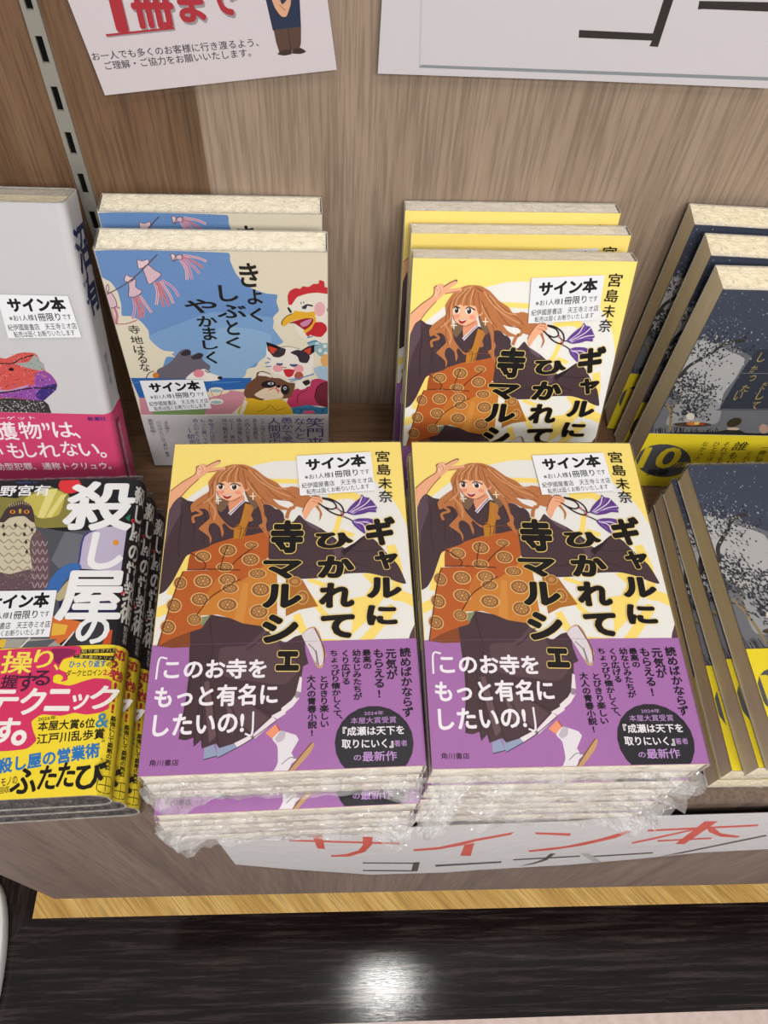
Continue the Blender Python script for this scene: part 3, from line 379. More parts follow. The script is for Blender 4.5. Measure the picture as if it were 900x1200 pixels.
  ["p","#C9323C",1,[1025,1490,1022,1553,1038,1594,1071,1613,1095,1607,1112,1627,1144,1621,1173,1644,1201,1645,1205,1671,1232,1662,1237,1622,1256,1617,1256,1574,1192,1581,1135,1573,1077,1548,1042,1490]],["e","#E8AEB4",1206,1460,32,0,-1,-54],["p","#A32630",1,[1019,1352,1088,1381,1156,1397,1171,1373,1159,1323,1120,1294,1086,1322,1053,1350]],
  ["p","#C88AA8",1,[1087,1350,1130,1378,1160,1384,1138,1339,1103,1322]],["p","#E6B035",1,[978,1336,982,1366,1009,1404,1048,1426,1057,1448,1082,1443,1140,1436,1174,1444,1180,1411,1156,1389,1131,1392,1088,1383,1028,1361,993,1325]],["p","#E6B035",1,[1169,1411,1183,1395,1182,1345,1158,1300,1115,1272,1104,1289,1137,1317,1162,1351,1168,1384]],
  ["p","#C42E38",1,[1117,1269,1154,1306,1176,1356,1215,1362,1244,1335,1247,1295,1214,1244,1175,1247,1145,1260,1136,1243]],["s","#1e2a34",1.2,[1103,1470,1133,1491,1166,1483]],["s","#1e2a34",0.5,[1100,1496,1096,1512]],["s","#1e2a34",0.5,[1115,1502,1111,1517]],["p","#30405C",1,[1104,1480,1133,1486,1124,1459,1103,1461]],["p","#1e2a34",1,[1016,1469,1026,1474,1044,1435,1033,1428]],
  ["e","#1c1a20",1252,1455,4,0,0,-15],["s","#3a2a24",0.5,[978,1336,982,1366,1009,1404,1048,1426]],["p","#8FB2B8",1,[1126,1191,1170,1220,1222,1191,1255,1192,1255,1084,1203,1084,1169,1132]],["e","#D8E0DC",1204,1132,12,0,0,-17],["e","#D8E0DC",1187,1185,12,0,0,-16],["e","#D8E0DC",1235,1168,12,0,0,-17],["e","#D8E0DC",1239,1108,12,0,0,-17],["s","#4A78B0",0.9,[1126,1191,1187,1214]],
  ["s","#4A78B0",0.9,[1134,1167,1196,1179]],["s","#4A78B0",0.9,[1127,1237,1162,1249]],["p","#A8BED0",1,[1161,972,1202,998,1266,998,1266,857,1192,890]],["e","#E0A868",1241,1047,34,0,0,-55],["p","#ECE4DA",1,[872,1088,880,1178,916,1166,976,1157,1046,1161,1098,1131,1152,1173,1163,1059,1147,934,1091,883,1018,876,947,921,894,953]],["p","#231d22",0,[877,1201,917,1184,969,1155,931,1125,915,1076,883,1130]],
  ["p","#D04A34",1,[888,1166,945,1140,916,1101,896,1118]],["p","#231d22",0,[1080,1125,1125,1161,1169,1179,1170,1120,1132,1083]],["p","#D04A34",1,[1093,1119,1147,1158,1140,1096]],["p","#3C343C",1,[909,1082,931,1131,967,1152,993,1143,982,1095,946,1071]],["p","#3C343C",1,[1020,1113,1063,1137,1115,1120,1141,1077,1122,1025,1077,1032,1061,1083]],["e","#EBA4A8",936,978,34,0,-2,-33],
  ["e","#EBA4A8",1067,972,32,0,-1,-38],["e","#B05A48",1066,911,29,0,-1,-36],["p","#C8303C",1,[969,966,1003,972,1041,962,1026,911,1000,896,983,908]],["s","#1e2430",1.3,[930,1021,947,1007,968,1019]],["s","#1e2430",1.3,[1014,1012,1036,997,1059,1012]],["e","#4A6A9A",945,1014,13,0,0,-9],["e","#4A6A9A",1037,1007,13,0,0,-9],["s","#884444",0.6,[968,991,981,982,991,991]],
  ["s","#8a8078",0.5,[959,1157,1012,1164,1081,1143]],["s","#5A88B8",0.9,[858,1021,890,1034]],["s","#5A88B8",0.9,[861,990,897,997]],["s","#5A88B8",0.9,[875,1070,896,1052]],["s","#5A88B8",0.9,[999,876,1055,889]],["s","#5A88B8",0.9,[1119,909,1165,928]],["s","#5A88B8",0.9,[1008,857,1129,915]],
  ["p","#B53C60",1,[974,621,992,710,1033,784,1089,804,1136,818,1146,870,1192,886,1266,844,1266,634,1122,634,1046,613]],["p","#6E2A36",1,[1164,710,1182,804,1219,851,1266,857,1267,620,1208,627,1175,662]],["s","#3a1620",0.6,[1164,710,1182,804,1219,851]],["s","#5a1a30",0.5,[1047,655,1059,737,1116,778]],["p","#ECE4DA",1,[1034,831,1072,870,1127,844,1107,798,1070,784]],
  ["p","#332a30",1,[1086,857,1128,877,1138,844,1108,820]],["p","#3D7CA2",1,[1005,606,1065,625,1122,638,1198,613,1266,613,1265,549,1015,550]],["s","#1E4A6C",0.5,[1015,550,1025,585,1055,602,1083,571]],["s","#1E4A6C",0.5,[1063,550,1073,585,1103,602,1131,571]],["s","#1E4A6C",0.5,[1111,549,1121,585,1150,602,1179,571]],["s","#1E4A6C",0.5,[1159,549,1169,585,1198,602,1227,571]],
  ["s","#1E4A6C",0.5,[1207,549,1217,585,1246,602,1275,570]],["p","#D0607A",1,[1082,550,1092,578,1140,585,1169,564,1149,549]],["p","#704C3A",1,[702,751,727,830,762,869,791,895,802,940,840,953,884,931,900,893,945,889,998,850,1039,844,1033,791,1002,710,936,697,842,697,775,683,720,697]],["p","#DDC8AC",1,[770,738,830,791,877,811,951,817,963,778,950,704,870,694,805,704]],
  ["p","#E8DCD0",1,[806,914,822,944,853,940,892,915,891,893,856,908]],["e","#2A2226",869,833,48,3,-1,-34],["e","#2A2226",972,784,28,0,-2,-48],["e","#C8D0D4",883,841,20,0,-1,-12],["e","#C8D0D4",973,798,11,0,-1,-16],["e","#20181c",885,841,7,0,-1,-9],["e","#20181c",974,796,6,0,0,-9],["s","#D05058",0.7,[866,778,904,798,939,771]],["s","#D05058",0.7,[914,811,929,751]],["e","#1c1418",932,815,15,0,-1,-13],
  ["p","#DAB02C",1,[655,546,689,656,707,700,777,704,822,683,936,697,972,669,1007,599,1007,545]],["s","#9A7418",0.6,[777,572,836,600,867,642]],["s","#9A7418",0.6,[875,628,911,586,969,614]],["s","#3a2418",0.7,[750,717,786,694,827,686]],["p","#E4DAC4",1,[655,546,689,656,701,690,718,670,679,546]],["c","#22201F","き",81.4,170.0,10.7,16.7,0.013,0.022,0.022],
  ["c","#22201F","よ",83.4,154.7,8.8,11.0,0.011,0.022,0.022],["c","#22201F","く",83.3,141.3,7.2,10.8,0.009,0.022,0.022],["c","#22201F","し",68.7,157.1,10.9,11.9,0.012,0.022,0.022],["c","#22201F","ぶ",69.2,143.9,17.3,10.1,0.01,0.022,0.022],["c","#22201F","と",68.6,131.5,7.5,12.0,0.008,0.022,0.022],["c","#22201F","く",67.7,119.3,8.8,9.3,0.006,0.022,0.022],
  ["c","#22201F","や",51.8,147.6,18.7,10.2,0.01,0.022,0.022],["c","#22201F","か",54.1,136.2,11.9,8.2,0.009,0.022,0.022],["c","#22201F","ま",54.3,126.6,8.0,10.4,0.007,0.022,0.022],["c","#22201F","し",53.7,117.5,9.3,7.5,0.006,0.022,0.022],["c","#22201F","く",53.1,107.0,6.5,10.6,0.004,0.022,0.022],["c","#22201F","寺",10.4,129.5,6.8,6.7,0.008,0.006,0.006],
  ["c","#22201F","地",10.3,121.3,7.3,6.3,0.006,0.006,0.006],["c","#22201F","は",10.4,113.7,6.7,6.2,0.005,0.006,0.006],["c","#22201F","る",10.7,106.2,5.4,8.2,0.004,0.006,0.006],["c","#22201F","な",10.9,98.4,6.2,7.0,0.003,0.006,0.006],
 ],
 'B_band': [
  [1,-40,125,54],["v","#5C4488","笑門来",116.3,51.3,116.2,20.2,13.5,0.004],["v","#5C4488","なんと",105.8,51.4,105.6,28.2,8.6,0.004],["v","#5C4488","愚かで愛しい",97.1,51.7,96.4,12.4,8.6,0.004],["v","#5C4488","人間道中",88.4,51.4,87.7,22.0,9.4,0.004],["v","#3a3638","ここはどこかで",80.6,50.7,79.6,20.5,3.6,0],["v","#3a3638","ある高度な、数",75.4,50.7,74.2,20.6,3.6,0],["v","#3a3638","の四人が生きる",70.3,50.8,68.7,20.6,3.6,0],
  ["v","#3a3638","隣の部屋に住む",64.9,50.8,63.3,20.7,3.6,0],["v","#3a3638","に――、誰だた",59.9,50.8,58.1,20.7,3.6,0],["v","#3a3638","持つ魅力ある人",55.1,50.8,53.1,20.7,3.6,0],["v","#5C4488","寺地さんは忘れな",45.5,50.4,44.5,18.4,4,0],["v","#5C4488","もっと置いておく",40.3,50.4,39.2,18.5,4,0],["v","#5C4488","商人のような活る",35.4,50.5,33.7,18.5,4,0],["v","#5C4488","朝倉",30.0,34.7,30.4,23.3,5.5,0],
  ["v","#3a3638","『水を縫う』",15.6,50.5,14.9,34.1,3.4,0],["v","#3a3638","『川のほとりに立つ者は』著者",10.4,50.5,11.0,9.9,3.4,0],["v","#3a3638","最新長編!",5.5,50.6,5.2,32.6,3.8,0],["s","#5C4488",0.5,[299,407,301,355]],
 ],
 'B_sticker': [
  None,["p","#E6E6EA",0,[57,875,457,888,478,615,67,585]],["h","#101014","サイン本",26.8,82.1,32.6,9.4,0.08,0.05],["h","#1c1c20","※お1人様",16.6,72.9,14.0,3.9,0.095,0.008],["h","#1c1c20","1冊限り",31.5,74.2,14.2,5.1,0.092,0.014],["h","#1c1c20","です",42.3,75.1,4.9,3.6,0.081,0.008],["h","#1c1c20","紀伊國屋書店　天王寺ミオ店",27.2,67.5,38.9,4.3,0.091,0.006],["h","#1c1c20","転売は固くお断りいたします",27.5,62.9,34.6,4.0,0.102,0.006],
 ],
 'A_cover': [
  [0.3,76.3,133.7,204],["p","#3A3438",0,[637,857,720,866,947,857,972,826,977,759,608,749]],
  ["d","#D8D4D0",[819,787,5,4,0,934,809,4,3,0,811,800,3,3,0,627,760,5,3,0,679,762,5,4,0,768,840,5,5,0,770,809,3,3,0,782,807,5,3,0,872,786,4,2,0,721,801,3,4,0,841,813,4,4,0,732,794,5,3,0,929,841,3,3,0,672,780,4,5,0,720,802,3,5,0,684,798,4,3,0,653,831,5,2,0,790,767,4,3,0,803,823,3,3,0,667,813,4,3,0,667,796,3,3,0,676,842,2,3,0,751,809,3,5,0,732,791,2,2,0,849,852,3,3,0,822,769,5,5,0,869,830,4,4,0,785,821,3,3,0,857,841,4,3,0,699,783,5,4,0,844,847,2,4,0,649,762,4,3,0,806,795,3,5,0,635,794,5,2,0,886,781,3,3,0,937,839,4,3,0,642,784,2,4,0,621,781,3,4,0,802,838,2,4,0,923,835,5,3,0,885,826,3,4,0,660,832,2,4,0,820,808,3,4,0,741,764,5,4,0]],
  ["d","#8E8A8C",[932,854,4,3,0,648,835,3,3,0,673,772,3,4,0,943,839,3,3,0,889,813,3,4,0,753,803,3,4,0,668,828,3,3,0,747,825,5,3,0,804,825,3,4,0,821,789,5,3,0,866,824,3,3,0,887,846,3,3,0,931,801,5,3,0,868,793,5,3,0,672,774,4,3,0,697,847,3,4,0,759,827,5,4,0,941,813,2,5,0,826,814,2,3,0,882,833,5,4,0,716,807,4,5,0,800,823,4,2,0,621,779,4,4,0,929,799,3,4,0,847,774,5,3,0,890,794,4,4,0,633,783,5,4,0,915,844,2,4,0,904,815,3,4,0,788,812,5,4,0,888,771,4,3,0,845,783,2,4,0,826,782,5,3,0,923,797,2,4,0,909,801,3,4,0,916,843,2,4,0,745,824,3,3,0,636,779,3,3,0,636,768,2,4,0,841,797,3,3,0,708,814,4,5,0,805,846,4,3,0,779,802,4,3,0,705,840,3,4,0,712,843,5,4,0,868,804,2,4,0,668,805,3,3,0,892,817,5,4,0,700,812,3,3,0,765,814,3,5,0,774,814,2,4,0,676,808,4,3,0,865,785,3,3,0,661,775,3,3,0,746,784,5,3,0,820,837,2,4,0,839,806,3,4,0,843,808,3,2,0]],
  ["d","#B4B0AE",[798,802,4,3,0,665,795,2,5,0,618,779,5,3,0,685,837,3,4,0,686,827,5,3,0,637,845,4,5,0,787,784,4,4,0,731,797,3,5,0,631,767,4,3,0,766,772,3,5,0,740,839,3,3,0,904,831,4,4,0,842,798,5,5,0,667,770,3,3,0,804,798,3,5,0,807,815,4,4,0,855,820,4,3,0,713,768,3,3,0,900,776,4,3,0,798,792,5,4,0,780,825,3,4,0,788,823,3,4,0,755,809,5,3,0,853,815,4,3,0,672,794,4,4,0,927,807,3,4,0,721,780,4,3,0,853,821,3,5,0,623,760,4,3,0,666,847,3,4,0,681,792,3,3,0,862,795,3,2,0,925,824,4,4,0,766,768,4,3,0,776,831,2,4,0,946,815,3,3,0,711,815,2,3,0,713,807,2,3,0,719,818,2,4,0,740,783,5,4,0,887,854,4,3,0,889,821,3,3,0,869,805,2,5,0,673,795,4,3,0,889,818,3,2,0,698,826,3,4,0,934,782,4,3,0]],
  ["p","#CC544E",1,[713,1135,791,1135,867,1169,917,1179,974,1175,989,1151,991,1124,1011,1103,1006,1065,1038,1033,1058,984,1056,956,1020,910,970,869,947,853,808,861,720,868,637,857]],["p","#96A4A0",1,[841,1104,921,1117,966,1161,988,1146,990,1121,1010,1100,995,1059,957,1064,911,1074,866,1089]],
  ["p","#8E4C9E",1,[648,895,761,909,858,940,918,964,941,1036,995,1059,1037,1031,1057,981,1043,935,996,896,947,853,809,864,721,870,638,859]],["p","#3A2E78",1,[919,907,980,954,1055,973,1045,933,996,892,947,853,911,873]],["p","#B890B4",1,[656,923,755,923,841,950,893,963,824,922,749,903,649,900]],["s","#2c2030",1,[648,895,751,909,846,930,928,941,1017,942,1052,956]],
  ["s","#40282c",0.8,[743,1102,821,1104,888,1138,972,1166]],
  ["d","#3a2050",[972,988,2,4,0,877,917,3,3,0,760,956,4,2,0,789,909,2,3,0,677,931,4,4,0,907,937,2,3,0,967,878,2,2,0,670,930,2,3,0,992,984,2,4,0,947,994,4,4,0,679,914,4,3,0,1053,981,3,3,0,721,877,2,3,0,666,924,4,2,0,1013,932,4,4,0,876,918,4,2,0,799,960,4,4,0,745,946,2,2,0,909,985,2,3,0,672,861,3,2,0,923,874,3,4,0,898,977,3,3,0,959,913,3,3,0,744,942,4,2,0,681,936,2,3,0,936,973,3,2,0,962,957,2,2,0,745,945,3,2,0,740,882,4,2,0,757,864,3,4,0,918,984,2,4,0,751,953,3,4,0,968,956,2,3,0,967,952,4,2,0,891,920,2,4,0,734,904,2,3,0,789,873,3,3,0]],
  ["d","#502C74",[776,950,2,2,0,926,889,3,4,0,799,921,4,2,0,866,877,2,2,0,821,894,5,4,0,1042,962,2,2,0,857,955,4,2,0,798,959,2,3,0,892,953,2,3,0,950,906,2,3,0,784,878,4,4,0,924,878,2,3,0,817,889,4,3,0,973,996,3,2,0,773,877,3,3,0,817,873,3,3,0,905,893,4,3,0,832,928,4,3,0,890,959,4,4,0,866,881,4,2,0,709,898,3,3,0,970,999,4,4,0,978,946,3,2,0,1027,950,2,4,0,981,999,3,4,0,903,881,2,3,0,979,995,4,4,0,900,935,2,3,0,1001,902,4,3,0]],
  ["d","#B070B8",[798,924,3,2,0,912,869,4,2,0,1047,947,4,3,0,872,917,3,2,0,753,877,3,2,0,1024,1007,3,4,0,978,1010,3,3,0,904,954,2,4,0,869,872,4,4,0,934,893,3,3,0,777,946,4,2,0,976,893,2,2,0,828,923,4,3,0,941,958,3,4,0,785,927,2,4,0,783,931,4,2,0,823,914,2,2,0,1043,979,3,2,0,777,885,2,2,0,798,957,3,4,0,976,983,3,3,0,1023,995,4,2,0,688,899,3,3,0,996,997,4,4,0,814,885,2,3,0,888,969,3,2,0,1016,961,2,3,0,924,885,2,2,0,758,903,2,4,0,878,903,2,2,0,996,914,3,4,0,923,967,4,3,0,807,902,2,2,0,826,903,3,2,0,764,899,2,4,0,861,942,2,4,0,1026,927,4,4,0,900,943,4,3,0,900,960,4,4,0,1022,928,3,2,0]],
  ["d","#C4586A",[749,1065,3,4,0,951,1060,4,4,0,823,1090,2,4,0,784,1112,2,3,0,846,990,3,2,0,794,1077,2,3,0,686,995,3,2,0,702,1036,3,3,0,873,1109,4,2,0,801,1002,3,2,0,729,1033,3,3,0,859,1155,2,3,0,832,1148,3,4,0,900,1139,2,3,0,759,966,2,2,0,891,1067,2,3,0,760,1077,2,3,0,831,1098,3,4,0,813,1105,2,2,0,825,1094,2,3,0,797,1027,3,2,0,977,1013,3,4,0,801,1081,3,2,0,864,1137,4,3,0,865,1123,4,2,0,737,1045,2,3,0,907,1109,4,2,0,969,1042,3,2,0,978,1153,2,2,0,920,1075,3,3,0,863,1021,2,3,0,863,1150,3,4,0,991,1070,3,3,0,842,1123,4,4,0,827,1031,2,4,0,795,1128,2,3,0,880,1120,3,3,0,867,1098,3,4,0,742,1038,2,3,0,765,1046,2,2,0,890,1018,4,3,0]],
  ["d","#7A2A34",[929,1056,4,4,0,800,1019,3,2,0,766,966,2,4,0,989,1047,4,2,0,830,1120,3,2,0,760,980,4,2,0,941,1107,4,3,0,804,1080,4,2,0,991,1073,4,2,0,918,1085,3,2,0,730,1005,3,3,0,916,1131,4,3,0,909,988,4,2,0,893,1027,4,2,0,929,1106,3,3,0,978,1040,4,3,0,728,1065,3,4,0,764,1049,3,2,0,883,1061,4,3,0,792,963,4,4,0,908,1020,4,2,0,819,1059,2,2,0,773,1088,3,2,0,791,1031,4,4,0,944,1080,3,2,0,854,973,4,2,0,946,1039,3,4,0,945,1032,3,2,0,834,1101,4,2,0,954,1095,4,2,0,764,1129,2,2,0,730,985,2,3,0,758,1134,3,2,0,907,1168,3,3,0,823,993,4,3,0,980,1128,4,3,0,1026,1027,4,2,0,838,969,3,2,0,882,1097,4,2,0]],
  ["d","#E89078",[726,1043,2,2,0,778,1071,3,3,0,903,1042,3,3,0,903,1165,3,3,0,711,1044,2,2,0,948,1073,2,3,0,705,1051,3,3,0,736,1065,3,2,0,997,1028,4,2,0,960,1120,2,3,0,944,1133,3,4,0,983,1040,2,2,0,855,1046,2,2,0,972,1057,4,2,0,859,1115,3,3,0,871,1038,3,3,0,809,984,4,2,0,891,1110,4,2,0,980,1032,4,3,0,687,989,4,3,0,723,1118,3,2,0,759,1002,4,3,0,872,1025,3,4,0,954,1088,3,3,0,864,984,4,4,0,904,1091,3,4,0,745,1078,3,4,0,808,1029,3,4,0,713,1009,2,4,0,798,1045,3,3,0,770,1043,3,3,0,985,1070,3,2,0,900,1164,3,2,0,931,1102,4,2,0,749,1093,2,4,0,958,1149,4,2,0,880,1100,3,3,0,986,1022,2,4,0,874,1116,4,3,0,994,1021,4,4,0]],
  ["d","#D8A0D0",[857,893,3,2,0,708,935,4,4,0,959,954,2,4,0,1002,937,3,2,0,703,888,4,4,0,867,914,2,4,0,992,969,4,3,0,923,916,4,4,0,875,899,3,3,0,884,898,2,4,0,808,907,2,4,0,722,864,2,4,0,908,936,4,2,0,963,994,3,3,0,867,970,3,2,0,726,882,4,2,0,1019,1000,4,3,0,897,976,4,2,0,904,947,4,2,0,926,960,4,2,0,856,883,2,4,0,903,872,2,4,0,718,942,2,4,0,945,950,3,2,0,672,907,3,4,0,703,866,3,2,0,917,956,4,3,0,677,889,2,3,0,705,957,4,3,0,753,903,2,3,0]],
  ["d","#E8A090",[876,1127,3,3,0,971,1141,2,3,0,702,1052,4,2,0,899,1147,3,4,0,908,1001,3,2,0,751,1090,4,3,0,796,1046,4,2,0,863,1137,3,4,0,992,1029,3,2,0,952,1105,4,2,0,717,983,4,3,0,956,1033,4,4,0,838,1118,4,3,0,855,1140,2,4,0,848,1159,3,4,0,710,977,3,2,0,869,1082,3,4,0,759,1025,4,2,0,872,1089,4,4,0,966,1036,2,4,0,678,958,2,3,0,925,1144,3,4,0,882,1073,2,3,0,941,1015,2,3,0,838,1100,4,2,0,776,1021,2,2,0,828,1046,4,2,0,723,1017,2,2,0,744,1021,4,3,0,877,1148,3,2,0,850,1139,2,2,0,931,1009,2,3,0,773,1094,2,4,0,784,1121,3,2,0,731,1066,3,2,0,1003,1022,3,3,0,910,1153,2,2,0,923,1005,2,2,0,862,1116,3,2,0,891,1006,2,2,0,974,1066,3,3,0,700,1025,4,3,0,829,1133,2,2,0,878,1034,3,3,0,765,1020,4,2,0,967,1091,3,3,0,730,1002,4,4,0,761,1016,4,2,0,968,1165,4,4,0,929,1049,4,3,0]],
  ["d","#542444",[847,1148,2,3,0,743,1111,3,4,0,838,1006,1,4,0,866,1090,3,2,0,728,1112,2,2,0,855,1080,3,3,0,708,1043,4,3,0,946,1161,2,3,0,937,1022,2,2,0,785,1128,2,3,0,813,1068,2,2,0,859,1148,2,3,0,742,977,3,3,0,809,990,4,3,0,899,1124,3,3,0,754,1015,3,3,0,698,1038,2,3,0,734,1029,4,3,0,880,1164,3,2,0,755,1003,4,3,0,760,1040,4,2,0,943,1151,2,2,0,910,1053,3,4,0,846,984,2,3,0,788,1111,2,3,0,745,1097,3,3,0,819,1122,4,2,0,794,1085,3,2,0,996,1029,3,3,0,690,979,2,3,0,856,1137,2,4,0,834,999,4,4,0,721,1082,3,3,0,866,973,3,2,0,999,1031,2,3,0,850,1094,3,3,0,907,1124,4,3,0,838,1162,3,2,0,934,1058,2,3,0,815,965,2,3,0,987,1072,2,4,0,698,986,3,3,0,893,1063,4,4,0,981,1086,4,2,0,839,1115,2,2,0,934,1044,3,3,0,889,1118,3,2,0,952,1021,4,3,0]],
  ["e","#140c10",806,1064,16,0,-3,-11],
 ],
 'A_band': [
  [-5,0,133,76.3],["c","#F2E6EC","”",91.9,66.5,4.8,5.6,0.026,0.012,0.012],["c","#F2E6EC","獲",66.0,62.6,14.2,13.6,0.027,0.012,0.012],["c","#F2E6EC","物",81.3,63.5,14.0,13.0,0.027,0.012,0.012],["c","#F2E6EC","は",102.5,64.5,13.6,11.4,0.027,0.012,0.012],["c","#F2E6EC","、",110.6,60.4,3.5,4.4,0.027,0.012,0.012],["c","#F2E6EC","も",67.8,47.7,10.0,11.7,0.027,0.012,0.012],
  ["c","#F2E6EC","い",54.3,47.4,10.5,10.5,0.027,0.012,0.012],["c","#F2E6EC","し",77.7,48.6,7.4,11.7,0.027,0.012,0.012],["c","#F2E6EC","れ",89.4,48.8,13.4,11.3,0.027,0.012,0.012],["c","#F2E6EC","な",103.1,50.1,10.5,11.3,0.027,0.012,0.012],["c","#F2E6EC","い",115.7,49.7,12.8,9.8,0.027,0.012,0.012],["c","#F2E6EC","。",124.3,45.9,4.2,4.3,0.027,0.012,0.012],
  ["h","#F2E6EC","運動型犯罪、通称トクリュウ。",86.5,36.0,82.0,5.7,0.038,0.012],["h","#F2E6EC","ターゲット",71.3,72.3,30.9,2.5,0.046,0.004],["h","#2c2470","新潮社",125.3,73.2,11.7,3.2,0.047,0.02],
 ],
 'A_sticker': [
  None,["p","#E6E6EA",0,[852,1542,1252,1542,1276,1290,848,1273]],["h","#101014","サイン本",106.2,148.5,32.8,8.9,0.044,0.05],["h","#1c1c20","※お1人様",95.7,140.3,14.3,3.7,0.058,0.008],["h","#1c1c20","1冊限り",110.9,141.1,14.5,4.8,0.056,0.014],["h","#1c1c20","です",121.8,141.6,5.0,3.4,0.045,0.008],["h","#1c1c20","紀伊國屋書店　天王寺ミオ店",106.3,135.1,39.9,4.0,0.055,0.006],
  ["h","#1c1c20","転売は固くお断りいたします",106.5,130.8,35.7,3.8,0.065,0.006],
 ],
 'E_cover': [
  [-1,80.3,126.5,190.5],["p","#8C8444",0,[126,1796,480,1795,572,1781,688,1833,766,1858,871,1816,911,1726,916,1565,741,1560,174,1581]],["p","#C9BC5C",1,[618,1769,741,1842,855,1805,841,1653,729,1635]],["p","#54565E",0,[171,1591,731,1571,894,1534,1051,1539,1022,1294,969,793,343,821]],["p","#70737C",0,[845,1341,894,1534,1002,1509,1012,1305,895,1289]],
  ["p","#E6DC8A",0,[750,1840,809,1845,760,1632,720,1641]],["p","#E6DC8A",0,[833,1797,871,1805,800,1635,770,1642]],["p","#C4BAD2",0,[1052,1530,1102,1558,1254,1561,1250,1251,1024,1279,1002,1335,1009,1493]],["s","#4A4884",1.2,[1077,1543,1009,1493,1004,1315]],["p","#262250",0,[927,1078,1243,1083,1256,970,938,1002]],["p","#D9733A",0,[907,987,1082,939,1045,879,958,809,912,849]],
  ["p","#E8B848",0,[914,943,998,926,989,872,917,866]],["p","#A8A49A",0,[653,860,920,848,1001,791,664,798]],["p","#5E6268",0,[777,837,953,847,903,800,753,794]],["p","#E8C040",0,[646,856,682,854,678,810,655,807]],["s","#E4E0DC",0.9,[1040,886,977,791]],["s","#E4E0DC",0.9,[806,858,760,798]],["p","#3C3B42",0,[1037,879,1092,959,1208,954,1244,781,1001,791]],
  ["p","#D0562E",0,[1208,885,1244,888,1245,789,1199,791]],["p","#3F70B4",1,[837,1145,863,1222,897,1279,951,1315,1007,1313,1025,1284,978,1247,942,1199,914,1133,852,1130]],["p","#BFB28C",1,[914,1131,951,1194,990,1222,1013,1177,935,1077,879,1117]],["p","#6E555C",1,[731,1306,711,1478,733,1555,773,1497,812,1413,839,1331,854,1174,824,1151,770,1148]],
  ["p","#D2C8AE",1,[490,1601,561,1641,638,1654,704,1604,727,1550,708,1499,709,1427,738,1325,741,1246,559,1234]],["p","#6A545C",1,[551,1273,629,1260,735,1286,770,1225,823,1156,772,1134,576,1142]],["p","#4C3C40",1,[496,1617,508,1643,524,1701,556,1743,610,1764,665,1729,691,1679,710,1604,684,1615,639,1651,561,1643,532,1610]],
  ["d","#8A747A",[661,1217,2,3,31,759,1208,2,2,31,669,1257,3,3,31,602,1254,3,2,31,629,1184,3,3,31,694,1171,3,2,31,744,1215,2,4,31,629,1202,2,4,31,588,1190,3,3,31,716,1159,2,4,31,615,1156,3,2,31,728,1238,3,2,31,686,1157,3,3,31,753,1248,3,2,31,697,1254,3,2,31,687,1248,3,3,31,636,1234,2,2,31,624,1192,3,3,31,763,1147,2,3,31,676,1221,3,3,31,581,1160,2,2,31,746,1251,2,3,31,748,1199,3,3,31,720,1237,2,3,31,729,1182,2,3,31,714,1201,2,4,31,762,1148,3,2,31,733,1224,2,3,31,594,1170,2,4,31,574,1243,3,3,31]],
  ["d","#4a3a42",[638,1208,2,3,31,680,1155,2,3,31,630,1255,3,4,31,724,1162,2,3,31,680,1239,3,2,31,677,1255,2,4,31,604,1205,2,3,31,676,1256,2,3,31,732,1200,3,3,31,590,1200,2,3,31,699,1227,3,3,31,582,1257,2,4,31,668,1193,2,2,31,676,1153,2,3,31,739,1174,3,2,31,579,1241,3,2,31,581,1192,3,2,31,586,1248,3,3,31,718,1204,2,4,31,578,1262,3,2,31,651,1223,2,4,31,630,1241,2,2,31,652,1160,2,4,31,764,1188,3,2,31,622,1179,3,3,31,576,1209,2,4,31,586,1230,2,3,31,615,1224,3,3,31,706,1210,3,4,31,746,1207,3,3,31,620,1208,2,3,31,757,1195,2,4,31,582,1182,3,2,31,704,1169,2,3,31,598,1215,2,4,31]],
  ["d","#B8A8A4",[685,1253,2,4,31,736,1157,2,2,31,736,1157,3,3,31,580,1220,2,2,31,618,1166,2,2,31,613,1211,3,3,31,653,1164,2,3,31,578,1239,2,2,31,726,1224,3,2,31,602,1199,3,4,31,689,1192,3,3,31,710,1206,3,3,31,722,1219,2,4,31,698,1149,3,2,31,749,1202,3,2,31,579,1231,2,2,31,652,1150,3,4,31,645,1236,2,3,31,754,1204,2,3,31,678,1170,3,3,31,754,1233,3,4,31,578,1231,2,2,31,713,1242,2,2,31,747,1199,2,4,31,690,1247,3,3,31]],
  ["s","#7C7460",0.5,[509,1590,540,1563,562,1588]],["s","#7C7460",0.5,[564,1588,595,1561,616,1586]],["s","#7C7460",0.5,[618,1586,649,1559,671,1584]],["s","#7C7460",0.5,[673,1584,703,1558,725,1582]],["s","#7C7460",0.5,[544,1541,575,1515,597,1539]],["s","#7C7460",0.5,[598,1539,629,1513,651,1537]],["s","#7C7460",0.5,[653,1537,683,1511,705,1535]],["s","#7C7460",0.5,[707,1535,737,1509,759,1534]],
  ["s","#7C7460",0.5,[527,1495,557,1469,579,1493]],["s","#7C7460",0.5,[581,1493,611,1467,633,1491]],["s","#7C7460",0.5,[635,1491,665,1465,687,1489]],["s","#7C7460",0.5,[689,1489,719,1463,741,1487]],["s","#7C7460",0.5,[561,1448,592,1422,613,1446]],["s","#7C7460",0.5,[615,1446,645,1420,667,1444]],["s","#7C7460",0.5,[669,1444,699,1418,721,1442]],["s","#7C7460",0.5,[722,1442,752,1416,774,1440]],
